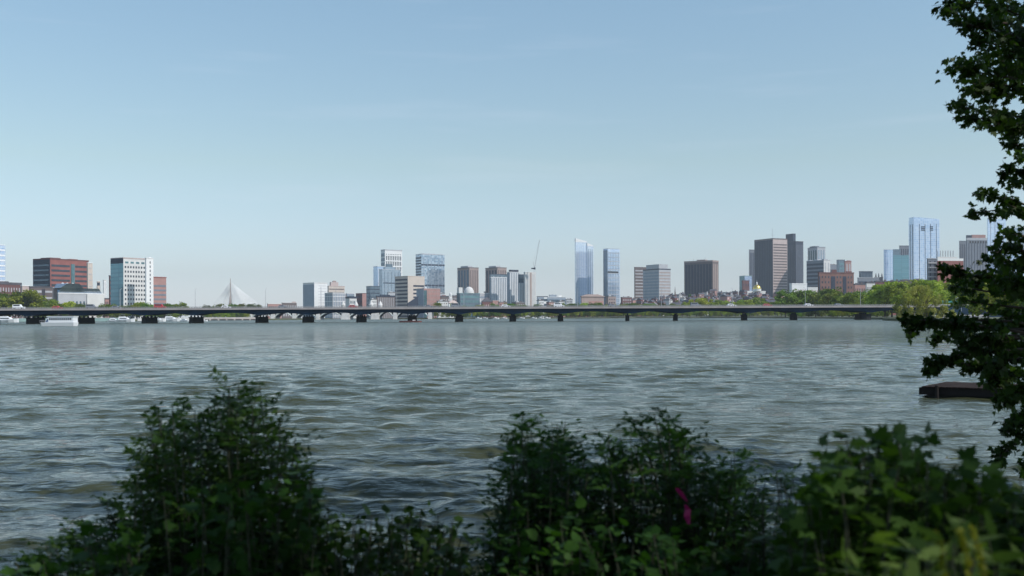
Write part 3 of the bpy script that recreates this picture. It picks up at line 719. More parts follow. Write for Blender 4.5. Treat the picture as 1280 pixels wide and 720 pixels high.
    b = Bld('gabled_house', 'dark brick gabled hall left of the small red brick house', 602, 603, 615.5, 377, 1600, depth=20); b.body(M['brickd']); z = b.zt; mb = MB(); mb.prism(b.rect(-.5, b.wr+.5, -.5, b.wl+.5), z, z+7, top=b.rect(b.wr*.4, b.wr*.6, b.wl*.4, b.wl*.6)); mb.build('roof', M['slate'], b.root); b.grid(4, 2, M['pinkwall'], 'R', .3, .4)
    b = Bld('small_brick_house', 'small red brick block at the foot of the finned hotel', 615, 616, 624, 376, 1580); b.body(M['brickp']).roof(M['pinkwall'], .8).grid(3, 3, M['brownl'], 'R', .35, .4)
    b = Bld('dark_backing_block', 'dark slate block standing behind the finned white hotel', 612, 614, 641, 343, 2000); b.body(M['g_dark']).roof(M['greyd'], 1).strips(5, M['bluegrey'], 'R', .2, name='rib')
    b = Bld('finned_hotel', 'low wide hotel with white vertical fins on blue glass', 613, 614, 634, 347, 1850); b.body(M['bluegrey']).roof(M['white'], 1.2).strips(9, M['white'], 'R', .35, 0, 1, 0, .99, name='fin', d=.6)
    b = Bld('middle_finned_tower', 'white finned tower with dark plant box on the roof', 634, 637, 650, 340.5, 1820); b.body(M['bluegrey']).roof(M['white'], 1).strips(6, M['white'], 'R', .4, 0, 1, 0, .99, name='fin', d=.6).pent(M['greyd'], .15, .9, .1, .9, 5)
    b = Bld('blue_patch_tower', 'finned block with dark blue glass upper floors left of crane', 648, 648.5, 656.5, 343, 1800); b.body(M['bluegrey']).roof(M['greyl'], .8).strips(4, M['white'], 'R', .4, 0, 1, 0, .80, name='fin', d=.5); b.block('upper_glass', M['g_dark'], -.01, 1.01, -.01, .5, z0=b.z0+(b.zt-b.z0)*.81, z1=b.zt-.5)
    b = Bld('white_tower_by_crane', 'plain white tower with brown centre stripe beneath the crane', 655, 657, 670, 340.5, 1790); b.root.name = 'white_striped_tower'; b.body(M['offwhite']).roof(M['white'], 1).strips(1, M['brownl'], 'R', .9, .42, .6, 0, 1.01, name='centre_stripe').strips(3, M['greyl'], 'R', .15, .62, .98, name='rib').strips(3, M['greyl'], 'R', .15, .04, .4, name='rib')
    b = Bld('low_blue_office', 'low blue glass office right of the crane', 671.5, 672, 685, 371, 1850); b.body(M['bluegrey']).roof(M['greyd'], 1).bands(4, M['winb'], 'R', .5); b.block('white_wall', M['white'], .62, .92, -.03, .2, z1=b.zt-1)
    b = Bld('long_blue_office', 'long low blue office with white rooftop boxes', 684, 685, 707, 371.5, 1950); b.body(M['bluegrey']).roof(M['white'], .8).bands(3, M['winb'], 'R', .5).pent(M['bluegrey'], .1, .5, .2, .8, 5).pent(M['white'], .6, .8, .3, .8, 4); b.block('white_stub', M['white'], 1.02, 1.22, 0, .5, z1=b.zt-2)
    # twin crowned tower
    b = Bld('crowned_glass_tower', 'tallest pale glass tower with two slanted white crowns', 719, 720, 734, 302.5, 2700, depth=30); b.body(M['g_white']); b.strips(5, M['g_pale'], 'R', .25, name='glass_rib'); z = b.zt
    mb = MB(); mb.prism(b.rect(-.2, b.wr+.2, -.2, b.wl+.2), z+.01, [z+10.5, z+2.5, z+2.5, z+10.5]); mb.build('crown', M['white'], b.root)
    C2 = Bld('x', '', 733, 734.5, 742, 307.5, 2715); bpy.data.objects.remove(C2.root); C2.root = b.root
    C2.body(M['g_white']); C2.strips(3, M['g_mid'], 'R', .35, name='glass_rib'); z = C2.zt
    mb = MB(); mb.prism(C2.rect(-.2, C2.wr+.2, -.2, C2.wl+.2), z+.01, [z+8.5, z+2, z+2, z+8.5]); mb.build('crown', M['white'], b.root)
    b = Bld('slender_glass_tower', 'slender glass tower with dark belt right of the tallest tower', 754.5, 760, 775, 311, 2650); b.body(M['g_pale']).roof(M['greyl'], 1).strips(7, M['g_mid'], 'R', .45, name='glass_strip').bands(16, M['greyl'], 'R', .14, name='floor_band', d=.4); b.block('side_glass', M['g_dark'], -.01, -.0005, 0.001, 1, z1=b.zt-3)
    mb = MB(); zz = zat(760, 340, 2650); b.piece(mb, 'R', 0, b.wr*.85, zz-2.2, zz+2, .8); mb.build('dark_belt', M['black'], b.root)
    # round brown hall
    b = Bld('round_hall', 'long low brown hall with gently curved roof below the towers', 726.5, 727, 755, 371, 1560, depth=35); b.body(M['brownl']).strips(1, M['brickp'], 'R', 1, .33, .97, .35, .8, name='brick_panel')
    z = b.zt; mb = MB(); mb.prism(b.rect(-1, b.wr+1, -1, b.wl+1), z, z+1.2, top=b.rect(-1, b.wr+1, -1, b.wl+1)); mb.prism(b.rect(0, b.wr, 0, b.wl), z+1.21, z+4, top=b.rect(b.wr*.25, b.wr*.75, b.wl*.3, b.wl*.7)); mb.build('roof', M['brownl'], b.root)
    b = Bld('brown_backing_tower', 'grey brown block with bands behind the pale broad office', 793, 794, 808, 334.5, 2400); b.body(M['brown']).roof(M['brown'], 1.5).bands(15, M['greyl'], 'R', .35)
    b = Bld('broad_office', 'broad pale office tower with ringed top floor', 804, 824, 838.5, 337, 2300, rel=38); b.body(M['greyl']).roof(M['greyd'], 2.5).bands(15, M['brownl'], 'R', .35, .02, .98, 0, .97).bands(15, M['bluegrey'], 'L', .5, .02, .98, 0, .97); b.block('top_floor', M['greyl'], .0, .75, .0, .8, z0=b.zt+2.51, z1=b.zt+12.5); b.block('corner_box', M['brown'], .8, .95, .2, .5, z0=b.zt+2.51, z1=b.zt+8)
    b = Bld('ribbed_tower', 'broad dark ribbed tower right of the church spire', 855.5, 891, 898.5, 327, 2350, rel=62); b.body(M['brown']).roof(M['brownl'], 3.5).strips(9, M['greyd'], 'L', .78, name='window_strip').strips(3, M['brownl'], 'R', .5, name='rib'); 
    for u, v, h in ((.2, .3, 7), (.3, .6, 5), (.6, .8, 7)):
        mb = MB(); p = b.pt(b.wr*u, b.wl*v); mb.tube([(p[0], p[1], b.zt+3.5), (p[0], p[1], b.zt+3.5+h)], .35, 5); mb.build('antenna', M['greyl'], b.root)
    b.pent(M['brownl'], .2, .6, .3, .6, 6)
    # church spire
    b = Bld('church_spire', 'brown pointed church spire rising between two office towers', 841.5, 842.5, 846.5, 376, 1950, cat='church', z0=hill_z(300, 1950)); b.body(M['brown']); z = b.zt
    cxy = b.pt(b.wr/2, b.wl/2); mb = MB(); mb.lathe([(3.4, z), (1.9, z+9), (.9, z+19), (.08, z+29)], cxy[0], cxy[1], 8); mb.build('spire', M['brown'], b.root)
    for q in ((0, 0), (1, 0), (0, 1), (1, 1)):
        p = b.pt(b.wr*q[0], b.wl*q[1]); mb = MB(); mb.lathe([(.8, z-1), (.7, z+2), (.05, z+6)], p[0], p[1], 6); mb.build('pinnacle', M['brown'], b.root)
    # state house area
    b = Bld('green_glass_block', 'small pale green block behind the brown flats beside the dome', 924.5, 931, 940, 345, 2450, z0=20); b.body(M['g_pale']).roof(M['copper'], 1); b.block('toned_side', M['wingreen'], -.01, -.0005, .001, 1)
    b = Bld('brown_flats', 'small brown block of flats left of the golden dome', 927.5, 928.5, 937, 351, 2300, z0=20); b.body(M['brickd']).roof(M['brickd'], 1).grid(4, 4, M['greyd'], 'R', .35, .4)
    b = Bld('domed_capitol', 'red brick capitol with golden dome and white lantern', 930, 931, 957, 364.5, 2150, z0=18, cat='capitol', depth=28); b.body(M['offwhite']).roof(M['white'], 1.5).strips(11, M['brownl'], 'R', .45, .1, .9, .1, .8)
    p = b.pt(b.wr*.60, b.wl*.4); z = b.zt+1.5
    mb = MB(); mb.lathe([(9.2, z), (9.2, z+3.6), (9.6, z+3.8), (9.6, z+4.2)], p[0], p[1], 24); mb.build('drum', M['white'], b.root)
    mb = MB(); mb.lathe([(8.9*math.cos(R(t)), z+4.2+9.6*math.sin(R(t))) for t in range(0, 86, 8)]+[(0.3, z+13.8)], p[0], p[1], 24); mb.build('golden_dome', M['gold'], b.root, smooth=True)
    mb = MB(); mb.lathe([(1.7, z+13.5), (1.7, z+17), (2.0, z+17.2), (1.0, z+18.6), (.5, z+19.6), (.1, z+23)], p[0], p[1], 10); mb.build('lantern', M['white'], b.root)
    b = Bld('dark_slab', 'dark slab tower behind the left of the black and pink tower', 936.5, 937, 945, 312.5, 3000); b.body(M['grey']).roof(M['greyd'], 1.2).strips(4, M['greyd'], 'R', .6)
    b = Bld('dark_corner_tower', 'big tower with shaded left side and pink banded right side', 943.5, 966.5, 984.5, 299, 2750, rel=42); b.body(M['pinkwall']).roof(M['brown'], 3.0); b.bands(26, M['brown'], 'R', .5, .03, .97, 0, .95); b.block('shade_side', M['greyd'], -.01, -.0005, .001, 1, z1=b.zt-1);  # left sheet paints the tower's shaded face in dark blue grey
    mb = MB(); p = b.pt(b.wr*.1, b.wl*.1); mb.tube([(p[0], p[1], b.zt), (p[0], p[1], b.zt+30)], .4, 6); mb.tube([(p[0]-5, p[1], b.zt+12), (p[0]+6, p[1], b.zt+12)], .25, 5); mb.build('antenna', M['greyl'], b.root)
    for k in range(11):
        mb = MB(); c = b.wl*(k+.5)/11; b.piece(mb, 'L', c-.5, c+.5, b.z0, b.zt-4, b.wr*.01+.3); mb.build('rib', M['slate'], b.root)
    b = Bld('black_tower', 'dark blue black tower with narrower raised top', 982, 995, 1004.5, 302, 2950, rel=40); b.body(M['greyd']).roof(M['slate'], 1.5).strips(6, M['grey'], 'R', .25, name='rib').strips(6, M['slate'], 'L', .4, name='rib'); 
    b.block('raised_top', M['greyd'], -.0, .35, .25, .95, z0=b.zt+1.51, z1=zat(995, 291.5, 2950))
    b = Bld('green_top_tower', 'grey green tower with lit right side behind the pale towers', 1010, 1022, 1032, 309, 2700); b.body(M['greyl']).roof(M['grey'], 1).strips(3, M['g_mid'], 'R', .5).strips(4, M['wingreen'], 'L', .6).pent(M['grey'], .0, .5, .2, .8, 4)
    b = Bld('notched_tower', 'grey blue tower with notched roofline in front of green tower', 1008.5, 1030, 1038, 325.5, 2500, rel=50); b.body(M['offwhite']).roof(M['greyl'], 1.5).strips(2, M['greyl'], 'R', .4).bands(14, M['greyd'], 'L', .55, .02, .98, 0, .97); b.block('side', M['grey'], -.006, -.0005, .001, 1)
    b.pent(M['greyl'], .1, .7, .02, .15, 4).pent(M['greyl'], .1, .7, .4, .55, 4).pent(M['greyl'], .1, .7, .85, .98, 3)
    b = Bld('white_temple', 'white classical hall among the hilltop roofs', 987, 990, 1009, 355.5, 2050, z0=15); b.body(M['white']).roof(M['white'], 2.4).strips(8, M['brownl'], 'R', .4, .05, .95, 0, .8)
    b = Bld('white_temple_wing', 'lower white wing to the right of the classical hall', 1009, 1010, 1023, 359.5, 2000, z0=15); b.root.name = 'white_wing'; b.body(M['offwhite']).roof(M['white'], 1).grid(6, 3, M['brownl'])
    b = Bld('brick_apartments', 'tall brown brick apartment slab with dark balcony column', 1022.5, 1024, 1067.5, 341.5, 1350, depth=22); b.body(M['brickb']).roof(M['brickd'], 1.4)
    b.strips(1, M['greyd'], 'R', 1, .34, .46, 0, .93, name='balcony_or_shade_strip'); b.strips(1, M['greyd'], 'R', 1, .68, .78, 0, .93, name='balcony_or_shade_strip'); b.strips(1, M['greyd'], 'R', 1, -.005, .03, 0, .93, name='balcony_or_shade_strip')  # strip at the left edge paints the slab's shaded side
    b.grid(3, 8, M['win'], 'R', .4, .4, .05, .32); b.grid(2, 8, M['win'], 'R', .5, .4, .48, .66); b.grid(2, 8, M['win'], 'R', .4, .4, .80, .97)
    b.pent(M['brickd'], .38, .52, .3, .8, 5); b.pent(M['brickd'], .8, .95, .2, .8, 3)
    b = Bld('teal_tower', 'small teal grey tower behind the brick apartment slab', 1046, 1049, 1056.5, 325, 2600); b.body(M['g_dark']).roof(M['greyd'], 1).bands(12, M['wingreen'], 'R', .4)
    b = Bld('red_tower', 'small tower with red top right behind the brick apartment slab', 1055.5, 1057, 1064.5, 327, 2500); b.body(M['brickp']).roof(M['brick'], 2).strips(2, M['greyl'], 'R', .4).pent(M['brick'], .4, .9, .2, .8, 3)
    b = Bld('caged_block', 'grey block with cage like columned top floor', 1074, 1076, 1091, 339.5, 2100); b.body(M['grey']).roof(M['grey'], 1).strips(8, M['greyl'], 'R', .4, name='column')
    b = Bld('low_grey_complex', 'low grey terraced complex below the caged block', 1072, 1073, 1099, 347.5, 1900); b.body(M['grey']).roof(M['greyl'], 1).bands(5, M['greyd'], 'R', .4)
    b = Bld('spired_block', 'brown old block with small roof spires', 1093, 1094, 1104, 347, 2200); b.body(M['brownl']).roof(M['brown'], 1).grid(4, 5, M['greyd'], 'R', .35, .4)
    for u in (.15, .5, .9):
        p = b.pt(b.wr*u, b.wl*.4); mb = MB(); mb.lathe([(1.6, b.zt+1), (1.4, b.zt+5), (.05, b.zt+11)], p[0], p[1], 6); mb.build('roof_spire', M['brownl'], b.root)
    for i, (x0, x1, yt, mm, lb) in enumerate([(1068, 1082, 356, 'brickp', 'pink brick row house block right of the brick slab'), (1083, 1094, 354, 'offwhite', 'pale rendered row block below the grey complex'),
                                       (1094, 1113, 352.5, 'brickd', 'dark red row block left below the blue glass tower'), (1113, 1126, 352, 'brick', 'brick row block at the foot of the blue glass tower'),
                                       (1126, 1158, 351, 'brown', 'long brown row block at the foot of the big glass tower')]):
        b = Bld('row_block', lb, x0, x0+.5, x1, yt, 1250+20*i); b.body(M[mm]).roof(M['slate'], 1.5).grid(6, 3, M['win'], 'R', .35, .45).pent(M['roofgrey'], .1, .3, .3, .7, 2.5).pent(M['brown'], .6, .75, .3, .7, 3)
    FB = [(398, 407, 376, 2300, 'offwhite', 'greyl', 'small pale block behind the plain white slab'), (431, 436, 369, 2350, 'brownl', 'win', 'thin tan block behind the pale apartments'), (441, 449, 371.5, 2400, 'greyl', 'winb', 'small pale grey block left of the brick corner wall'),
          (455, 461, 368.5, 2450, 'cream', 'brown', 'small tan block left of the dark teal glass block'), (462, 471, 374.5, 1700, 'offwhite', 'win', 'low white block below the dark teal glass block'), (484, 497, 366, 2200, 'greyl', 'winb', 'pale grey block between stepped glass tower and cream office'),
          (549, 556, 367, 2300, 'greyl', 'win', 'small grey block right behind the pink office'), (556, 566, 373, 2250, 'brownl', 'win', 'small tan block behind the white cupola'), (564, 574, 370, 2300, 'brown', 'greyl', 'dark block left of the dark lab'),
          (546, 560, 377, 1550, 'offwhite', 'brown', 'long low white house row right of the pink office'), (597, 605, 371, 2450, 'greyl', 'winb', 'small grey block right of the white roof dome'), (605, 614, 365, 2550, 'bluegrey', 'win', 'blue grey block behind the dark gabled hall'),
          (623, 634, 378, 1560, 'brickp', 'win', 'low pinkish row at the foot of the finned hotel'), (640, 656, 378.5, 1600, 'brown', 'greyl', 'low brown row below the blue patch tower'), (671, 680, 376, 1600, 'white', 'win', 'low white house right of the white striped tower'),
          (683, 694, 378, 1580, 'brickp', 'offwhite', 'low pinkish house below the long blue office'), (697, 706, 377, 1620, 'offwhite', 'win', 'low white house below the right end of the blue office'), (707, 716, 374.5, 1900, 'greyl', 'win', 'small grey block left of the tallest twin crowned tower'),
          (742, 753, 374, 1750, 'brickd', 'offwhite', 'dark brick block right of the twin crowned tower'), (757, 770, 371, 1800, 'brownl', 'win', 'tan block at the foot of the belted glass tower'), (776, 790, 372, 1850, 'brickd', 'greyl', 'dark brick block right of the belted glass tower foot'),
          (1036, 1046, 331, 2700, 'grey', 'win', 'grey stub block between notched tower and teal tower')]
    for x0, x1, yt, D_, wm_, gm2, lb in FB:
        b = Bld('city_block', lb, x0, x0+(x1-x0)*random.choice((.12, .25, .3)), x1, yt, D_, rel=random.choice((25, 32, 40))); b.body(M[wm_]).roof(M['roofgrey'], 1.2).grid(4, 4, M[gm2], 'R', .45, .42, .05, .95, .3, .96).pent(M['greyl'], .2, .5, .3, .7, 3); b.block('lift_house', M['brown'], .6, .8, .3, .6, z0=b.zt+.01, z1=b.zt+2.6)
    b = Bld('blue_glass_office', 'blue glass office with pale left face left of biggest tower', 1105, 1106, 1116.5, 312, 2150, depth=40); b.body(M['g_blue']).roof(M['white'], .7).strips(3, M['g_pale'], 'R', .4, name='glass_strip')
    b = Bld('teal_glass_office', 'darker teal glass block touching the blue glass office', 1116, 1117, 1137, 319, 2180); b.body(M['g_teal']).roof(M['g_dark'], .7); b.block('taller_wing', M['g_dark'], .0, .45, .1, .9, z0=b.zt+.71, z1=zat(1117, 311.5, 2180))
    b = Bld('dark_grey_block', 'dark grey block between teal glass and the biggest glass tower', 1124.5, 1125.5, 1137, 307.5, 2250); b.body(M['grey']).roof(M['greyd'], 1).strips(4, M['greyd'], 'R', .4)
    b = Bld('big_glass_tower', 'biggest pale blue glass tower with dark louvres near the top', 1136.5, 1143, 1175, 275, 2050, rel=26); b.body(M['g_pale']); b.strips(4, M['greyd'], 'R', .08, .1, .98, name='dark_joint').strips(2, M['greyd'], 'L', .2, name='dark_joint')
    z = b.zt; mb = MB(); mb.prism(b.rect(b.wr*.0, b.wr*1.0, b.wl*.05, b.wl*.95), z, [z+6.5, z+2, z+2, z+6.5]); mb.build('slanted_crown', M['g_pale'], b.root)
    for u in ((.28, .42), (.62, .74)):
        for k in range(3):
            mb = MB(); zz = z-14-k*3.4; b.piece(mb, 'R', b.wr*u[0], b.wr*u[1], zz-1.1, zz+.9, .6); mb.build('louvre', M['greyd'], b.root)
    b = Bld('balcony_tower', 'dark grey balcony tower left of the red hospital like block', 1159.5, 1160, 1172, 323.5, 1230, depth=20); b.body(M['grey']).roof(M['greyl'], .8).bands(12, M['greyl'], 'R', .3, name='balcony', d=.9).strips(2, M['greyd'], 'R', .3)
    b = Bld('red_white_block', 'red brick block with white top floor and rooftop vents', 1171.5, 1172.5, 1204.5, 326, 1220, depth=24); b.body(M['brick']); b.block('white_top_floor', M['white'], -.002, 1.002, -.01, 1.01, z0=b.zt+.01, z1=b.zt+3); b.grid(7, 4, M['brickd'], 'R', .4, .4)
    b.block('roof_slab', M['offwhite'], .0, .75, .1, .9, z0=b.zt+3.01, z1=b.zt+5)
    for k in range(7):
        p = b.pt(b.wr*(.02+.1*k), b.wl*.5); mb = MB(); mb.tube([(p[0], p[1], b.zt+5), (p[0], p[1], b.zt+12.5)], .5, 8); mb.build('vent_stack', M['greyl'], b.root)
    b = Bld('grey_slab_tower', 'plain grey slab tower on the left of the pink topped tower', 1199.5, 1200, 1210, 301.5, 2300); b.body(M['grey']).roof(M['grey'], 1).strips(4, M['greyd'], 'R', .3)
    b = Bld('pink_topped_tower', 'grey tower with pinkish crown and dark arches under it', 1208, 1209, 1235, 300, 2250); b.body(M['grey']).strips(7, M['greyd'], 'R', .2, name='rib'); b.block('crown', M['greyl'], .0, 1, 0, 1, z0=b.zt+.01, z1=b.zt+5); b.block('pink_crown', M['brickp'], .25, .9, .0, 1, z0=b.zt+5.01, z1=b.zt+12); b.block('crown_shoulder', M['greyd'], .0, .24, .0, 1, z0=b.zt+5.01, z1=b.zt+11)
    b.grid(7, 1, M['black'], 'R', .6, .9, .1, .98, .955, .99, name='arch')
    b = Bld('right_glass_tower', 'pale glass tower partly hidden by the near maple branches', 1234.5, 1235.5, 1258, 273.5, 2100); b.body(M['g_pale']).roof(M['greyl'], .8).strips(4, M['bluegrey'], 'R', .12, name='mullion')
    b = Bld('right_glass_block', 'blue glass block behind the maple at the right edge', 1257, 1258, 1300, 318, 2050); b.body(M['g_blue']).roof(M['greyl'], .8).strips(6, M['bluegrey'], 'R', .12, name='mullion')
    b = Bld('far_office', 'blue grey slab behind the maple at the right edge', 1262, 1263, 1296, 285, 2400); b.body(M['g_mid']).roof(M['greyl'], .8).strips(5, M['bluegrey'], 'R', .2, name='mullion')
buildings()

# crane
def crane():
    D = 1785; g = at(668.5, 396, D)
    root = empty('tower_crane', (g.x, D, 1.0), 'slim luffing tower crane rising beside the plain white striped tower', 'crane')
    zt = zat(668.5, 334, D)
    def lattice(p0, p1, w, n, r=.16):
        mb = MB(); p0 = Vector(p0); p1 = Vector(p1); t = (p1-p0).normalized(); a = Vector((0, 1, 0)); a = (a-t*a.dot(t)).normalized(); b = t.cross(a)
        cs = [(a+b)*w, (a-b)*w, (-a-b)*w, (-a+b)*w]
        for c in cs: mb.tube([p0+c, p1+c], r, 4)
        for k in range(n):
            q0 = p0+(p1-p0)*k/n; q1 = p0+(p1-p0)*(k+1)/n
            for i in range(4): mb.tube([q0+cs[i], q1+cs[(i+1) % 4]], r*.7, 3)
        return mb
    lattice((g.x, D, 1), (g.x, D, zt-4), .9, 24).build('mast', M['white'], root)
    mb = MB(); mb.box(g.x-1.6, g.x+1.6, D-1.5, D+1.5, zt-4, zt-.5); mb.build('cab', M['greyd'], root)
    tip = at(674.5, 300, D); lattice((g.x, D, zt-1), tip, .55, 18, .13).build('jib', M['greyl'], root)
    mb = MB(); mb.tube([(g.x, D, zt-1), (g.x-2.5, D, zt+9)], .3, 4); mb.tube([(g.x-2.5, D, zt+9), tip], .08, 3); mb.build('stay', M['greyl'], root)
    mb = MB(); mb.box(g.x-6, g.x-1.7, D-1, D+1, zt-3.4, zt-1.2); mb.build('counterweight', M['greyd'], root)
crane()

# cable stayed bridge
def zakim():
    D = 2150; top = at(288, 348, D)
    root = empty('cable_stayed_bridge', (top.x, D, 0), 'distant cable stayed bridge with needle pylon and white cable fans', 'bridge')
    zd = 14.0
    mb = MB(); mb.tube([(top.x, D, top.z), (top.x, D, zd+38)], [.5, 1.3], 6); mb.tube([(top.x, D, zd+38), (top.x-1, D-10, zd)], [1.3, 1.8], 6); mb.tube([(top.x, D, zd+38), (top.x+1, D+10, zd)], [1.3, 1.8], 6)
    mb.tube([(top.x-1, D-10, zd), (top.x-1, D-8, -2)], 2.0, 6); mb.tube([(top.x+1, D+10, zd), (top.x+1, D+8, -2)], 2.0, 6)
    mb.build('pylon', M['brownl'], root)
    mb = MB(); mb.box(top.x-52, top.x+88, D-9, D+9, zd-2, zd); mb.build('deck', M['grey'], root)
    for sgn, L in ((-1, 48), (1, 82)):
        for k in range(14):
            t = (k+1)/14; z = top.z-8-(1-t)*26
            for dy in (-7, 7):
                mb = MB(); mb.tube([(top.x, D, z), (top.x+sgn*L*t, D+dy, zd)], .42, 3); mb.build('cable', M['white'], root)
zakim()

# ---------------------------------------------------------------- leaf clouds
def ngon_cloud(name, C, U, V, tmpl, size, m, parent=None, bend=None, local=True):
    """one mesh of leaves: centres C, in-plane axes U (side) and V (tip), template (k,2)"""
    C = np.asarray(C, np.float32); U = np.asarray(U, np.float32); V = np.asarray(V, np.float32)
    size = np.asarray(size, np.float32).reshape(-1, 1, 1); N = len(C); k = len(tmpl); T = np.asarray(tmpl, np.float32)
    Nn = np.cross(U, V)
    P = C[:, None, :]+size*(T[None, :, 0:1]*U[:, None, :]+T[None, :, 1:2]*V[:, None, :])
    if bend is not None:
        P = P-size*Nn[:, None, :]*(bend*(T[None, :, 1:2]**2+1.5*T[None, :, 0:1]**2))
    me = bpy.data.meshes.new(name); me.vertices.add(N*k); me.vertices.foreach_set("co", P.astype(np.float32).ravel())
    me.loops.add(N*k); me.loops.foreach_set("vertex_index", np.arange(N*k, dtype=np.int32))
    me.polygons.add(N); me.polygons.foreach_set("loop_start", np.arange(N, dtype=np.int32)*k)
    me.update(calc_edges=True); me.materials.append(m)
    o = bpy.data.objects.new(name, me); COL.objects.link(o)
    if parent is not None: o.parent = parent
    return o
def unit(a): return a/np.maximum(np.linalg.norm(a, axis=-1, keepdims=True), 1e-9)
def frames(V, rng, up=(0, 0, 1), tw=.8):
    """side vectors so that leaf normals lean upward with twist"""
    V = unit(V); n = unit(np.array(up)+rng.normal(0, tw, V.shape)); U = unit(np.cross(V, n)); return U, V
QUAD = [(-.5, 0), (0, -.5), (.5, 0), (0, .6)]
LEAFLET = [(0, 0), (.17, .25), (.2, .6), (0, 1), (-.2, .6), (-.17, .25)]
BROAD = [(0, 0), (.28, .02), (.46, .3), (.36, .62), (.12, .85), (0, 1.05), (-.12, .85), (-.36, .62), (-.46, .3), (-.28, .02)]
LANCE = [(0, 0), (.10, .2), (.13, .45), (.08, .75), (0, 1), (-.08, .75), (-.13, .45), (-.10, .2)]
_h = [(.03, 0), (.28, -.10), (.25, .07), (.56, .22), (.40, .33), (.50, .52), (.22, .42), (.25, .66), (.12, .70)]
MAPLE = _h+[(0, 1.0)]+[(-x, y) for x, y in reversed(_h)]

def far_tree_proto(H, Wd, leafm, seed, kind='tree', cat='tree', nclump=34, nper=95, leaf=.55, trunk_h=.13):
    rng = np.random.default_rng(seed)
    root = empty('tree', (0, 0, 0), '', cat)
    cl = []
    for i in range(nclump):
        th = rng.random()*6.28; zz = rng.random()**.8; r = Wd/2*math.sqrt(max(.03, 1-(zz*1.0-.32)**2/.62))*(.35+.65*rng.random()**.5)*.8
        cl.append((r*math.cos(th), r*math.sin(th), H*(trunk_h+.06+(1-trunk_h-.12)*zz)))
    cl = np.array(cl); C = []
    for c in cl:
        rr = Wd*(.10+.09*rng.random())
        d = unit(rng.normal(0, 1, (nper, 3)))*(rng.random((nper, 1))**.4)*rr*np.array([1, 1, .72])
        C.append(c+d)
    C = np.concatenate(C); V = rng.normal(0, 1, C.shape); U, V = frames(V, rng, tw=1.0)
    ngon_cloud('crown', C, U, V, QUAD, leaf*(.6+.8*rng.random(len(C))), leafm, root)
    mb = MB(); th0 = H*trunk_h
    mb.tube([(0, 0, -.6), (.05, 0, th0*.5), (0, .05, th0), (.1, 0, H*.6)], [H*.028, H*.02, H*.017, H*.008], 7)
    for c in cl[::3]:
        mb.tube([(0, 0, th0*(.7+.4*random.random())), tuple(c*.55+np.array([0, 0, th0*.4])), tuple(c)], [H*.011, H*.007, H*.002], 4)
    mb.build('trunk', M['barkfar'], root)
    return root

protos = [far_tree_proto(12, 12, M['leaf_far'], 1), far_tree_proto(11, 14, M['leaf_far'], 2), far_tree_proto(13, 11, M['leaf_yel'], 3), far_tree_proto(9, 11, M['leaf_yel'], 4, nclump=26)]
used = [False]*len(protos)
NEARW = [(20, 'low brown apartments'), (60, 'balcony block'), (100, 'white hall'), (150, 'white gridded tower'), (200, 'red banded block'), (240, 'pylon bridge'), (300, 'cable stayed bridge'),
         (350, 'low brick row'), (393, 'plain white slab'), (560, 'white cupola'), (587, 'left striped tower'), (622, 'right striped tower'), (665, 'crane'), (695, 'long blue office'), (728, 'tallest twin crowned tower'),
         (765, 'belted glass tower'), (820, 'broad pale office'), (844, 'church spire'), (877, 'dark ribbed tower'), (946, 'golden dome'), (965, 'pink banded tower'), (995, 'blue black tower'), (1023, 'notched grey tower'), (1046, 'brick apartment slab'),
         (1086, 'caged grey block'), (1111, 'blue glass office'), (1155, 'biggest glass tower'), (1188, 'red and white block'), (1222, 'pink topped tower'), (1260, 'maple edge')]
cnt = {}
ORD = ['first', 'second', 'third', 'fourth', 'fifth', 'sixth', 'seventh', 'eighth', 'ninth', 'tenth', 'eleventh', 'twelfth']
def place_tree(px, D, yt, z0, where, k=None, group=None):
    k = random.randrange(4) if k is None else k
    h = (zat(px, yt, D)-z0)/.97 if yt > 100 else yt
    o = protos[k] if not used[k] else copy_tree(protos[k]); used[k] = True
    base = [12, 11, 13, 9][k]; s = h/base
    o.location = ((px-640)/F*D, D, z0); o.rotation_euler.z = random.random()*6.28
    o.scale = (s*(.9+.35*random.random()), s*(.9+.35*random.random()), s)
    o["group"] = group or where; o["_px"] = px; o["_where"] = where
    return o
TREES = []
def row(p0, p1, step, D0, D1, h0, h1, z0, where, ks=(0, 1, 2, 3)):
    p = p0
    while p < p1:
        TREES.append(place_tree(p+random.uniform(-.3, .3)*step, random.uniform(D0, D1), random.uniform(h0, h1), z0, where, random.choice(ks))); p += step
row(-4, 38, 7.0, 985, 1010, 365, 373, 1.4, 'bank trees at the far left', (0, 3, 2))
row(50, 72, 6.5, 1000, 1030, 375, 381, 1.4, 'bank trees before the balcony block', (0, 1))
row(76, 108, 6.5, 1010, 1030, 378, 382, 1.4, 'low trees before the white hall', (0, 3))
row(131, 190, 7, 1060, 1090, 379, 382.5, 1.4, 'low trees before the white gridded tower', (0, 3))
row(206, 232, 7, 1250, 1300, 378, 383, 1.4, 'round trees right of the red banded block', (0, 1))
row(256, 330, 8.5, 1300, 1500, 379, 384, 1.4, 'far trees by the cable stayed bridge', (0, 1))
row(256, 312, 6.5, 1180, 1240, 390.5, 392.5, 1.3, 'low shrub trees under the bridge at left', (0, 3))
row(556, 1112, 5.6, 1215, 1240, 387, 390.5, 1.2, 'bank trees under the bridge deck', (0, 1, 2, 3))
row(545, 700, 18, 1300, 1400, 379, 382, 1.6, 'trees behind the bank left of the tallest tower', (0, 1))
row(700, 860, 8, 1350, 1450, 379, 382, 1.6, 'trees below the packed brick houses', (0, 3, 1))
row(856, 990, 7, 1260, 1330, 373, 380, 1.6, 'yellow green trees before the dome', (2, 3, 2))
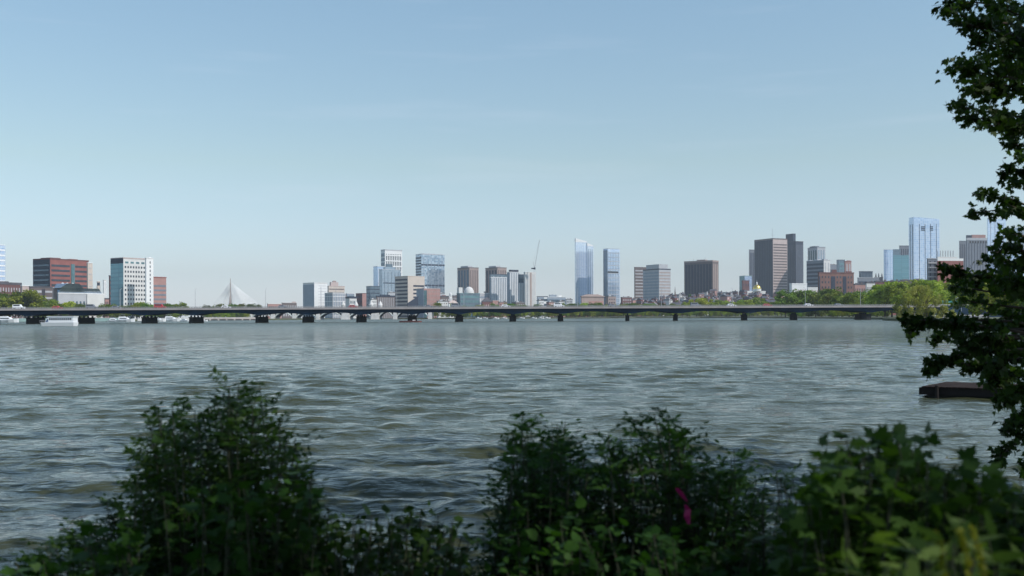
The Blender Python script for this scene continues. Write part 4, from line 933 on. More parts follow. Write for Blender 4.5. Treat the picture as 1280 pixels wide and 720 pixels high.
row(984, 1040, 9, 900, 960, 362, 372, 1.2, 'big dark trees left of the brick slab', (0, 1))
row(1043, 1112, 8.5, 760, 880, 362, 370, 1.2, 'big trees right of the brick slab', (0, 1, 2))
row(1105, 1215, 8.5, 620, 760, 349, 357, 1.0, 'tall sunlit trees below the big glass tower', (2, 3, 2))
row(1118, 1300, 13, 560, 600, 360, 370, 1.0, 'sunlit trees above the river road', (2, 3))
row(1212, 1330, 22, 230, 300, 343, 352, .9, 'darker trees behind the maple', (1, 0))
row(990, 1112, 6.5, 880, 950, 388, 391.5, .8, 'low shrubby trees on the right shore', (0, 1))
row(1040, 1112, 7, 715, 750, 388, 391, .8, 'low shrubby trees by the right pier', (0, 3))
# hill trees
for k in range(48):
    px = random.uniform(712, 1005); D = random.uniform(1560, 2000); x = (px-640)/F*D
    TREES.append(place_tree(px, D, random.uniform(9, 13), hill_z(x, D)-.5, 'trees between the hill houses', random.choice((0, 2, 3))))
def label_rows():
    groups = {}
    for o in TREES: groups.setdefault(o["_where"], []).append(o)
    desc = {'bank trees at the far left': 'leafy tree at the far left before the low brown apartments', 'bank trees before the balcony block': 'leafy tree before the balcony block',
            'low trees before the white hall': 'low tree before the white hall', 'low trees before the white gridded tower': 'low tree before the white gridded tower',
            'round trees right of the red banded block': 'round tree right of the red banded block', 'far trees by the cable stayed bridge': 'small far tree by the cable stayed bridge'}
    for wname, lst in groups.items():
        lst.sort(key=lambda o: o["_px"])
        per = {}
        for i, o in enumerate(lst):
            px = o["_px"]; lm = min(NEARW, key=lambda q: abs(q[0]-px)); per.setdefault(lm, []).append(o)
        for lm, sub in per.items():
            for j, o in enumerate(sub):
                n = len(sub)
                w = {'bank trees under the bridge deck': 'bank tree seen under the deck', 'trees between the hill houses': 'green tree among hill houses', 'trees below the packed brick houses': 'green tree below the hill houses',
                     'trees behind the bank left of the tallest tower': 'half hidden tree just above the railing', 'yellow green trees before the dome': 'yellow green tree above the railing',
                     'big dark trees left of the brick slab': 'big dark round tree', 'big trees right of the brick slab': 'big bank tree', 'tall sunlit trees below the big glass tower': 'tall sunlit tree',
                     'sunlit trees above the river road': 'nearer sunlit tree by river road', 'darker trees behind the maple': 'darker tree behind the maple',
                     'low shrubby trees on the right shore': 'low shore shrub seen under the deck', 'low shrubby trees by the right pier': 'nearer low shore shrub under the deck', 'low shrub trees under the bridge at left': 'low shrubby tree under the deck'}.get(wname, 'leafy tree')
                if wname in desc:
                    k = lst.index(o); o["label"] = f"{desc[wname]}, {ORD[k % 12]} from the left"
                elif n == 1: o["label"] = f"{w}, in line with the {lm[1]}"
                else: o["label"] = f"{w}, {ORD[j % 12]} from left under {lm[1]}" if 'under' not in w else f"{w}, {ORD[j % 12]} from left below {lm[1]}"
                del o["_px"]; del o["_where"]
label_rows()

# sunlit willow on the point in front of the bridge end
def willow():
    rng = np.random.default_rng(21); D = 402; base = at(1158, 400, D)
    root = empty('willow_tree', (base.x, D, .3), 'big sunlit yellow green willow on the point beside the bridge end', 'tree')
    blobs = [(1122, 383, 7), (1130, 374, 9), (1140, 364, 10), (1150, 361, 9), (1160, 368, 11), (1172, 376, 10), (1180, 386, 9), (1150, 380, 12), (1135, 388, 10), (1165, 388, 11), (1142, 375, 10), (1190, 392, 7), (1125, 392, 7), (1152, 392, 12), (1175, 394, 8), (1158, 398, 10)]
    C = []
    for (x, y, r) in blobs:
        for q in range(7):
            c = np.array(at(x+rng.normal(0, r*.35), y+rng.normal(0, r*.35), D+rng.normal(0, 2.5)))-np.array([base.x, D, .3])
            n = 110; rr = r/F*D*(.28+.25*rng.random())
            d = unit(rng.normal(0, 1, (n, 3)))*(rng.random((n, 1))**.5)*rr*np.array([1, 1, 1.1]); C.append(c+d)
    C = np.concatenate(C); C = C[C[:, 2] > .2]; V = rng.normal(0, .6, C.shape)+np.array([0, 0, -.8]); U, V = frames(V, rng, tw=1.0)
    ngon_cloud('crown', C, U, V, LANCE, .75*(.6+.8*rng.random(len(C))), M['leaf_willow'], root)
    mb = MB(); mb.tube([(0, 0, -.5), (.3, 0, 3), (0, .3, 7), (-.5, 0, 11)], [.5, .4, .28, .1], 8)
    for a in range(7):
        w = a*.9; mb.tube([(.1, 0, 3+a*.5), (2.2*math.cos(w), 2.2*math.sin(w), 6+a*.4), (4.5*math.cos(w), 4.5*math.sin(w), 8+a*.3)], [.2, .12, .04], 5)
    mb.build('trunk', M['barkfar'], root, local=True)
willow()

# ------------------------------------------------------------- hill houses
def house_proto(k):
    wm = [M['brick'], M['brickd'], M['brown'], M['offwhite'], M['brickp']][k]
    root = empty('row_house', (0, 0, 0), '', 'house', 'brick row houses packed on the hill')
    wd, dp, h = [(8, 12, 13), (9, 13, 15), (7.5, 12, 12), (9, 12, 13.5), (12, 14, 17)][k]
    mb = MB(); mb.box(-wd/2, wd/2, -dp/2, dp/2, -6, h); mb.build('wall', wm, root)
    mb = MB()
    if k % 2 == 0: mb.prism([(-wd/2-.3, -dp/2-.3), (wd/2+.3, -dp/2-.3), (wd/2+.3, dp/2+.3), (-wd/2-.3, dp/2+.3)], h+.003, h+3.4, top=[(-wd/2-.3, -.1), (wd/2+.3, -.1), (wd/2+.3, .1), (-wd/2-.3, .1)])
    else: mb.prism([(-wd/2-.2, -dp/2-.2), (wd/2+.2, -dp/2-.2), (wd/2+.2, dp/2+.2), (-wd/2-.2, dp/2+.2)], h+.003, h+3, top=[(-wd/2+1, -dp/2+1.4), (wd/2-1, -dp/2+1.4), (wd/2-1, dp/2-1.4), (-wd/2+1, dp/2-1.4)])
    mb.build('roof', M['slate'] if k != 3 else M['roofgrey'], root)
    mb = MB(); mb.box(wd/2-1.6, wd/2-.4, -1.2, 1.2, h+1, h+5); mb.build('chimney', wm, root)
    for i in range(2):
        for j in range(3):
            x = -wd/2+wd*(i+.5)/2; z = h*.28+j*h*.24
            mb = MB(); mb.box(x-1.0, x+1.0, -dp/2-.12, -dp/2-.002, z, z+2.1); mb.build('window', M['offwhite'] if (i+j+k) % 3 == 0 else M['win'], root)
    return root
hp = [house_proto(k) for k in range(5)]; hu = [False]*5
HOUSES = []
def put_house(px, D, extra=0.0):
    k = random.choice((0, 0, 1, 1, 2, 3, 4, 2)); x = (px-640)/F*D
    o = hp[k] if not hu[k] else copy_tree(hp[k]); hu[k] = True
    o.location = (x, D, hill_z(x, D)+extra); o.rotation_euler.z = R(random.choice((35, 40, -20, -30, 10, 55))+random.uniform(-6, 6)); s = random.uniform(.8, 1.15); o.scale = (s, s, s)
    HOUSES.append((px, D, k, o))
for D in (1480, 1600, 1700, 1790, 1880, 1970, 2060):
    p = {1480: 700, 1600: 716, 1700: 735, 1790: 752, 1880: 780, 1970: 800, 2060: 840}[D]
    while p < 1012:
        if random.random() < .86: put_house(p+random.uniform(-1.5, 1.5), D+random.uniform(-25, 25), -2)
        p += random.uniform(7.5, 11.5)
kn = ['red brick gabled house', 'dark brick mansard house', 'brown gabled house', 'white walled mansard house', 'tall pink brick gabled house']
lv = {0: 'at hill foot', 1: 'low on hill', 2: 'midway up hill', 3: 'high on hill', 4: 'near hilltop'}
seen = {}
for px, D, k, o in sorted(HOUSES, key=lambda q: q[0]):
    lm = min(NEARW, key=lambda q: abs(q[0]-px)); l = lv[min(4, int((D-1440)/130))]
    s = f"{kn[k]} {l}, below {lm[1]}"
    seen.setdefault(s, []).append(o)
for s, lst in seen.items():
    for i, o in enumerate(lst): o["label"] = s if len(lst) == 1 else f"{s}, {ORD[i]} from left"

# -------------------------------------------------------------------- boats
def yacht_proto():
    root = empty('motor_yacht', (0, 0, 0), '', 'boat', 'white motor boats moored beyond the bridge')
    L = 13.0
    mb = MB(); st = [(-6.5, 1.9, 1.5), (-3, 2.1, 1.55), (1, 2.1, 1.7), (4, 1.5, 2.0), (5.8, .6, 2.3), (6.6, .04, 2.45)]
    for i in range(len(st)-1):
        (x0, w0, h0), (x1, w1, h1) = st[i], st[i+1]
        for s in (-1, 1):
            q = [(x0, s*w0*.7, -.2), (x1, s*w1*.5, -.2), (x1, s*w1, h1), (x0, s*w0, h0)]; mb.quad(*(q if s < 0 else q[::-1]))
        mb.quad((x0, -w0, h0), (x1, -w1, h1), (x1, w1, h1), (x0, w0, h0))
    mb.quad((-6.5, -1.33, -.2), (-6.5, -1.9, 1.5), (-6.5, 1.9, 1.5), (-6.5, 1.33, -.2)); mb.build('hull', M['boatwhite'], root)
    mb = MB(); mb.prism([(-4.6, -1.6), (2.8, -1.5), (2.8, 1.5), (-4.6, 1.6)], 1.5, 3.1, top=[(-4.6, -1.4), (1.3, -1.2), (1.3, 1.2), (-4.6, 1.4)]); mb.build('cabin', M['boatwhite'], root)
    for s in (-1, 1):
        mb = MB(); y = s*1.52; mb.box(-3.6, 1.2, min(y, y+s*.06), max(y, y+s*.06), 2.2, 2.75); mb.build('window', M['win'], root)
    mb = MB(); mb.prism([(-4.4, -1.3), (.4, -1.1), (.4, 1.1), (-4.4, 1.3)], 3.103, 3.7, top=[(-4.4, -1.2), (-.4, -1), (-.4, 1), (-4.4, 1.2)]); mb.build('flybridge', M['boatwhite'], root)
    mb = MB(); mb.box(-4.2, -.9, -1.2, 1.2, 4.9, 5.0)
    for x in (-4, -1.2):
        for y in (-1.05, 1.05): mb.tube([(x, y, 3.7), (x, y, 4.9)], .05, 4)
    mb.build('canopy', M['greyl'], root)
    mb = MB(); mb.tube([(-2.6, 0, 5), (-2.8, 0, 7)], .05, 4); mb.build('mast', M['greyl'], root)
    return root
yp = yacht_proto(); uf = False
for px, D, sc, rz, lb in [(157, 700, 1.0, 0, 'white motor yacht seen under the bridge left of the third pier'), (10, 690, 1.15, 0, 'white motor yacht under the bridge at the left edge'), (198, 720, .8, 10, 'small white motor boat just right of the third pier'),
                      (215, 760, 1.05, 0, 'largest white motor yacht left of the fourth pier'), (231, 740, .55, -15, 'little white cabin boat tucked behind the fourth pier'), (254, 740, .5, 10, 'little white boat just right of the fourth pier'),
                      (143, 730, .7, 0, 'small white boat left of the moored motor yacht')]:
    o = copy_tree(yp) if uf else yp; uf = True
    o.location = ((px-640)/F*D, D, 0); o.rotation_euler.z = R(rz); o.scale = (sc, sc, sc); o["label"] = lb
def dinghy_proto():
    root = empty('small_boat', (0, 0, 0), '', 'boat', 'small pale boats moored along the far bank')
    mb = MB(); st = [(-3.5, 1.2, 1.1), (0, 1.4, 1.1), (2.4, .9, 1.3), (3.8, .04, 1.5)]
    for i in range(3):
        (x0, w0, h0), (x1, w1, h1) = st[i], st[i+1]
        for s in (-1, 1):
            q = [(x0, s*w0*.6, -.2), (x1, s*w1*.4, -.2), (x1, s*w1, h1), (x0, s*w0, h0)]; mb.quad(*(q if s < 0 else q[::-1]))
        mb.quad((x0, -w0, h0), (x1, -w1, h1), (x1, w1, h1), (x0, w0, h0))
    mb.quad((-3.5, -.7, -.2), (-3.5, -1.2, 1.1), (-3.5, 1.2, 1.1), (-3.5, .7, -.2)); mb.build('hull', M['boatwhite'], root)
    mb = MB(); mb.prism([(-1.6, -.8), (1.4, -.7), (1.4, .7), (-1.6, .8)], 1.1, 2.0, top=[(-1.5, -.7), (.7, -.6), (.7, .6), (-1.5, .7)]); mb.build('cabin', M['offwhite'], root)
    return root
dp_ = dinghy_proto(); uf = False
for px, w_ in [(598, 'below the left striped tower'), (606, 'right of the lab, under the deck'), (620, 'below the right striped tower'), (630, 'below the finned hotel'), (652, 'right of the pier below the finned towers'), (667, 'below the crane'), (676, 'just right below the crane'), (684, 'below the low blue office'), (1052, 'below the brick apartment slab')]:
    o = copy_tree(dp_) if uf else dp_; uf = True; D = 1150+random.uniform(-10, 25)
    o.location = ((px-640)/F*D, D, 0); o.rotation_euler.z = R(random.uniform(-20, 20)); o["label"] = 'small pale moored boat on the far bank ' + w_
# tour boat in front of the bridge
def tour_boat():
    D = 312; x0 = at(48, 400, D).x; x1 = at(92, 400, D).x; L = x1-x0
    root = empty('tour_boat', ((x0+x1)/2, D, 0), 'white flat roofed tour boat passing in front of the left piers', 'boat')
    mb = MB(); y0, y1 = D, D+3.6
    mb.prism([(x0+1.0, y0+.3), (x1-.2, y0+.3), (x1-.2, y1-.3), (x0+1.0, y1-.3), (x0+.5, (y0+y1)/2)], -.3, 1.15, top=[(x0+.6, y0), (x1, y0), (x1, y1), (x0+.6, y1), (x0-.1, (y0+y1)/2)]); mb.build('hull', M['boatwhite'], root)
    mb = MB(); mb.prism([(x0+1.9, y0+.15), (x1-.2, y0+.15), (x1-.2, y1-.15), (x0+1.9, y1-.15)], 1.153, 2.9, top=[(x0+2.9, y0+.15), (x1-.2, y0+.15), (x1-.2, y1-.15), (x0+2.9, y1-.15)]); mb.build('cabin', M['boatwhite'], root)
    n = 11
    for k in range(n):
        a = x0+3.3+(L-3.9)*k/n; mb = MB(); mb.box(a, a+(L-3.9)/n*.74, y0+.09, y0+.147, 1.95, 2.5); mb.build('window', M['win'], root)
    mb = MB(); mb.quad((x0+2.05, y0+.4, 1.2), (x0+2.05, y1-.4, 1.2), (x0+2.72, y1-.4, 2.35), (x0+2.72, y0+.4, 2.35)); mb.quad((x0+2.1, y0+.1, 1.3), (x0+3.0, y0+.1, 1.3), (x0+3.0, y0+.1, 2.3), (x0+2.8, y0+.1, 2.3)); mb.build('windshield', M['blueglass'], root)
    mb = MB(); mb.box(x0+2.5, x1, y0, y1, 2.903, 3.1); mb.build('roof', M['boatwhite'], root)
    mb = MB()
    for k in range(4): mb.tube([(x0+.4+k*.5, y0+.15, .95), (x0+.4+k*.5, y0+.15, 1.75)], .03, 4)
    mb.tube([(x0+.3, y0+.15, 1.75), (x0+2.2, y0+.15, 1.75)], .03, 4); mb.build('bow_rail', M['greyl'], root)
tour_boat()
def barge():
    D = 452; x0 = at(499, 400, D).x; x1 = at(527, 400, D).x; L = x1-x0; c = (x0+x1)/2
    root = empty('rowing_barge', (c, D, 0), 'long low dull red rowing boat in front of the bridge pier', 'boat')
    mb = MB(); pr = [(0, .25), (.12, .8), (.5, 1.0), (.88, .8), (1, .3)]
    for i in range(4):
        (a, w0), (b, w1) = pr[i], pr[i+1]; xa, xb = x0+L*a, x0+L*b
        for s in (-1, 1):
            q = [(xa, D+s*w0*.7, -.15), (xb, D+s*w1*.7, -.15), (xb, D+s*w1, .65), (xa, D+s*w0, .65)]; mb.quad(*(q if s < 0 else q[::-1]))
        mb.quad((xa, D-w0, .5), (xb, D-w1, .5), (xb, D+w1, .5), (xa, D+w0, .5))
    mb.build('hull', M['brick'], root)
    mb = MB(); mb.box(c+1.0, c+2.2, D-.5, D+.5, .5, 1.15); mb.build('engine_box', M['offwhite'], root)
    mb = MB()
    for k in range(6): mb.box(x0+1.2+k*1.2, x0+1.5+k*1.2, D-.8, D+.8, .66, .74)
    mb.build('thwarts', M['brown'], root)
barge()

# seawalls and river furniture beyond the bridge
def wall_thing(name, label, x0, x1, D0, D1, z0, z1, m, th=1.2, openings=0):
    a = at(x0, 398, D0); b = at(x1, 398, D1); root = empty(name, ((a.x+b.x)/2, (D0+D1)/2, 0), label, 'wall')
    d = Vector((b.x-a.x, D1-D0, 0)); L = d.length; d.normalize(); n = Vector((-d.y, d.x, 0))
    def P(s, o): q = Vector((a.x, D0, 0))+d*s+n*o; return (q.x, q.y)
    mb = MB(); mb.prism([P(0, 0), P(L, 0), P(L, th), P(0, th)], z0, z1); mb.build('wall', m, root)
    mb = MB(); mb.prism([P(0, -.15), P(L, -.15), P(L, th+.1), P(0, th+.1)], z1+.003, z1+.25); mb.build('coping', M['offwhite'], root)
    for k in range(openings):
        s = L*(k+.08)/openings; w = L/openings*.8
        mb = MB(); mb.prism([P(s, -.12), P(s+w, -.12), P(s+w, -.003), P(s, -.003)], -.2, z1*.42); mb.build('arch_opening', M['black'], root)
wall_thing('river_wall', 'low pale green river wall behind the moored boats', -20, 150, 900, 930, -1, 2.9, M['tealwall'])
wall_thing('quay_wall', 'low pinkish quay wall with dark openings left of the arch bridge', 252, 322, 1000, 1090, -1, 3.0, M['seawall'], openings=7)
wall_thing('boathouse_quay', 'short pale quay between the white boats', 172, 252, 960, 1000, -1, 2.4, M['offwhite'])
wall_thing('embankment_wall', 'grey embankment wall right of the sunlit willow', 1168, 1235, 425, 470, -.5, 1.9, M['wallgrey'])
wall_thing('approach_wall', 'dark bridge approach wall above the grey embankment', 1165, 1300, 520, 560, .9, 7.4, M['girder'])
def gantry():
    D = 500; a = at(1178, 378, D); b = at(1203, 374, D)
    root = empty('road_sign', ((a.x+b.x)/2, D, 1), 'teal overhead road sign above the embankment right of the willow', 'sign')
    mb = MB(); z = zat(1190, 378.3, D); mb.box(a.x, b.x, D, D+.15, z, z+1.0); mb.build('sign_panel', M['teal'], root)
    mb = MB(); mb.box(b.x-3.6, b.x+.4, D-.2, D-.05, z+1.0, z+2.6); mb.build('white_panel', M['greyl'], root)
    for x in (a.x+.4, b.x-.4):
        mb = MB(); mb.tube([(x, D+.4, .9), (x, D+.4, z+1.2)], .14, 8); mb.build('post', M['greyl'], root)
gantry()
v = car_proto(M['boatwhite'], True); v["label"] = 'white van on the river road above the grey embankment wall'; v["group"] = 'vehicles on the river road'; v.location = (at(1188, 392, 450).x, 450, 1.05)
v2 = car_proto(M['grey'], False); v2["label"] = 'grey car right of the white van on the river road'; v2["group"] = 'vehicles on the river road'; v2.location = (at(1199, 392, 452).x, 452, 1.05)

# --------------------------------------------------------------------- dock
def dock():
    A = Vector((11.03, 26.8, 0)); d = Vector((.86, -.51, 0)).normalized(); n = Vector((-d.y, d.x, 0)); L, Wd = 9.5, 2.3
    n = Vector((.62, .78, 0)).normalized()
    root = empty('floating_dock', A+d*L/2+n*Wd/2, 'dark wooden floating dock reaching out from the right bank', 'dock')
    def P(s, o): q = A+d*s+n*o; return (q.x, q.y)
    mb = MB(); mb.prism([P(0.1, .1), P(L, .1), P(L, Wd-.1), P(.1, Wd-.1)], -.12, .12); mb.build('float', M['black'], root)
    mb = MB(); mb.prism([P(0, 0), P(L, 0), P(L, .08), P(0, .08)], .06, .25); mb.build('side_beam', M['woodd'], root)
    mb = MB(); mb.prism([P(-.08, 0), P(-.003, 0), P(-.003, Wd), P(-.08, Wd)], .06, .25); mb.build('end_beam', M['woodd'], root)
    mb = MB(); s = 0
    while s < L-.15:
        mb.prism([P(s, -.03), P(s+.135, -.03), P(s+.135, Wd), P(s, Wd)], .253, .28+.006*random.random()); s += .15
    mb.build('deck_boards', M['wood'], root)
    for s in (.4, 3.2):
        mb = MB(); q = P(s, -.12); mb.tube([(q[0], q[1], -1), (q[0], q[1], .33)], .05, 8); mb.build('post', M['woodd'], root)
dock()

# ---------------------------------------------------------------- near maple
def project(P):
    P = np.asarray(P); X, Y, Z = P[:, 0], np.maximum(P[:, 1], 1e-3), P[:, 2]-EYE
    uu = X/Y*F; vv = Z/Y*F; c, s = math.cos(ROLL), math.sin(ROLL)
    return 640+uu*c-vv*s, HOR-(uu*s+vv*c)
def maple():
    rng = np.random.default_rng(5)
    root = empty('maple_tree', (8.6, 11.0, .6), 'big dark leaved maple whose branches hang down the right edge', 'tree')
    off = np.array([8.6, 11.0, .6])
    # branch sprays: list of (px,py) polyline, thickness px, leaves
    S = [([(1345, 30), (1270, 8), (1210, 2), (1182, 6)], 11, 230), ([(1345, 70), (1270, 30), (1225, 26), (1182, 14)], 10, 200), ([(1340, 80), (1280, 45), (1240, 38), (1200, 28)], 10, 200),
         ([(1345, 60), (1300, 30), (1262, 14), (1235, 5)], 12, 200), ([(1335, 100), (1290, 58), (1262, 42), (1240, 52)], 13, 160),
         ([(1340, 120), (1280, 70), (1235, 52), (1210, 44)], 9, 130), ([(1340, 110), (1290, 82), (1240, 76), (1198, 78)], 13, 260), ([(1340, 130), (1280, 100), (1230, 92), (1206, 84)], 13, 260),
         ([(1340, 125), (1290, 92), (1262, 82), (1240, 68)], 11, 120), ([(1340, 150), (1290, 112), (1240, 104), (1214, 112)], 11, 220), ([(1340, 150), (1290, 116), (1250, 118), (1232, 122)], 9, 120),
         ([(1345, 170), (1290, 148), (1240, 141), (1184, 130)], 8, 260), ([(1345, 180), (1290, 158), (1245, 150), (1200, 146)], 9, 260), ([(1345, 185), (1295, 163), (1265, 158), (1232, 156)], 9, 130),
         ([(1340, 200), (1300, 186), (1275, 182), (1262, 178)], 8, 60), ([(1340, 215), (1305, 198), (1285, 192), (1275, 200)], 9, 60),
         ([(1340, 240), (1300, 222), (1278, 216), (1246, 212)], 8, 110), ([(1340, 250), (1305, 236), (1285, 228), (1268, 224)], 10, 90),
         ([(1345, 290), (1295, 262), (1262, 248), (1218, 243)], 7, 150), ([(1345, 290), (1290, 268), (1250, 262), (1214, 267)], 6, 130), ([(1340, 300), (1300, 275), (1275, 262), (1262, 256)], 8, 60),
         ([(1340, 320), (1295, 298), (1265, 292), (1248, 302)], 9, 90), ([(1340, 340), (1290, 318), (1262, 306), (1246, 316)], 9, 100), ([(1345, 350), (1290, 330), (1255, 328), (1238, 322)], 10, 130),
         ([(1345, 370), (1270, 345), (1215, 345), (1174, 336)], 6, 190), ([(1345, 380), (1270, 350), (1225, 352), (1196, 348)], 11, 340), ([(1345, 395), (1270, 370), (1220, 362), (1186, 356)], 8, 110),
         ([(1345, 400), (1280, 385), (1230, 380), (1202, 374)], 8, 80), ([(1345, 420), (1270, 402), (1215, 400), (1178, 406)], 6, 110), ([(1345, 430), (1250, 410), (1175, 402), (1126, 398)], 6, 330),
         ([(1230, 412), (1190, 408), (1150, 404), (1134, 418)], 5, 110), ([(1260, 420), (1215, 418), (1185, 416), (1168, 424)], 7, 190), ([(1345, 440), (1270, 422), (1235, 424), (1205, 432)], 10, 260),
         ([(1345, 455), (1260, 438), (1205, 442), (1158, 454)], 6, 250), ([(1240, 440), (1200, 448), (1175, 456), (1160, 464)], 5, 130), ([(1345, 460), (1280, 448), (1240, 452), (1212, 458)], 9, 260),
         ([(1345, 480), (1300, 470), (1262, 470), (1238, 474)], 11, 330), ([(1345, 500), (1300, 485), (1268, 490), (1248, 498)], 10, 330), ([(1340, 500), (1300, 500), (1272, 520), (1258, 540)], 9, 280),
         ([(1340, 520), (1305, 530), (1272, 552), (1246, 574)], 7, 230), ([(1340, 540), (1310, 560), (1290, 575), (1279, 590)], 8, 180), ([(1345, 420), (1300, 410), (1275, 400), (1255, 392)], 12, 200),
         ([(1345, 450), (1300, 440), (1275, 432), (1255, 440)], 15, 380), ([(1345, 370), (1300, 360), (1275, 356), (1258, 352)], 14, 330)]
    C = []; V = []; br = MB()
    for pts, th, n in S:
        D0 = rng.uniform(9.8, 13.0); P = [np.array(at(x, y, D0+rng.normal(0, .15))) for x, y in pts]
        P = np.array(P); seg = np.linspace(0, len(P)-1.001, 14)
        def ev(t):
            i = np.clip(t.astype(int), 0, len(P)-2); f = (t-i)[:, None]; a = P[i]*(1-f)+P[i+1]*f; return a, P[i+1]-P[i]
        cur, _ = ev(seg)
        trunkp = np.array([8.6, 11.0, max(1.8, cur[0][2]-.8)])
        br.tube([tuple(q-off) for q in cur], list(np.linspace(.022, .004, len(cur))), 5)
        br.tube([tuple(trunkp-off), tuple((trunkp*.5+cur[0]*.5)+np.array([0, 0, .1])-off), tuple(cur[0]-off)], [.07, .04, .022], 6)
        n = int(n*1.0)
        nt_ = max(10, n//5)                                     # twigs
        t = rng.uniform(.25, 1, nt_)**.85*(len(P)-1.02); c, dd = ev(t)
        rad = .88*th/F*D0; tv = unit(dd)*rad*.8+rng.normal(0, 1, c.shape)*rad*np.array([.6, 1.4, .75])
        for q in range(len(c)):
            br.tube([tuple(c[q]-off), tuple(c[q]+tv[q]-off)], [.004, .002], 3, cap=False)
        idx = rng.integers(0, nt_, n); f = rng.uniform(.2, 1.1, (n, 1))
        cc = c[idx]+tv[idx]*f+rng.normal(0, rad*.30, (n, 3)); vv = unit(tv[idx])*.5+rng.normal(0, .7, (n, 3))+np.array([0, 0, -.45])
        C.append(cc); V.append(vv)
    C = np.concatenate(C); V = np.concatenate(V); U, V = frames(V, rng, tw=.9)
    ngon_cloud('foliage', C-off, U, V, MAPLE, rng.uniform(.05, .095, len(C)), M['leaf_maple'], root, bend=.2)
    # unseen rest of the crown, spread above and behind the camera to shade the shrubs
    cl = []
    while len(cl) < 340:
        p = np.array([rng.uniform(-8.0, 16), rng.uniform(-12, 18), rng.uniform(3.6, 13)])
        e = ((p[0]-4.5)/11.5)**2+((p[1]-3)/14.0)**2+((p[2]-8)/5.2)**2
        if e < 1: cl.append(p)
    C = []
    for c in cl:
        n = 170; C.append(c+unit(rng.normal(0, 1, (n, 3)))*rng.random((n, 1))**.5*rng.uniform(.7, 1.3)*np.array([1, 1, .6]))
        q = c-off; mid = q*.55; mid[2] = max(mid[2], 2.5)
        if rng.random() < .2:
            pth = np.array([off+(mid-0)*f for f in np.linspace(0, 1, 8)]+[off+mid+(q-mid)*f for f in np.linspace(0, 1, 10)]); a_, b_ = project(pth)
            if not np.any((pth[:, 1] > .15) & (a_ < 1320) & (b_ > -50) & (b_ < 760)): br.tube([(0, 0, max(2.5, q[2]*.35)), tuple(mid), tuple(q)], [.10, .05, .015], 5)
    C = np.concatenate(C); px, py = project(C)
    bad = (C[:, 1] > .2) & (px < 1292) & (py > -70) & (py < 760); C = C[~bad]
    V = rng.normal(0, .7, C.shape)+np.array([0, 0, -.4]); U, V = frames(V, rng, tw=.7)
    ngon_cloud('crown', C-off, U, V, MAPLE, rng.uniform(.12, .19, len(C)), M['leaf_maple'], root, bend=.2)
    br.tube([(0, 0, -.8), (.1, .05, 1.5), (0, .1, 4), (-.3, -.3, 7), (-.6, -.8, 10)], [.34, .27, .22, .14, .05], 12)
    br.build('trunk', M['bark'], root, local=True)
maple()

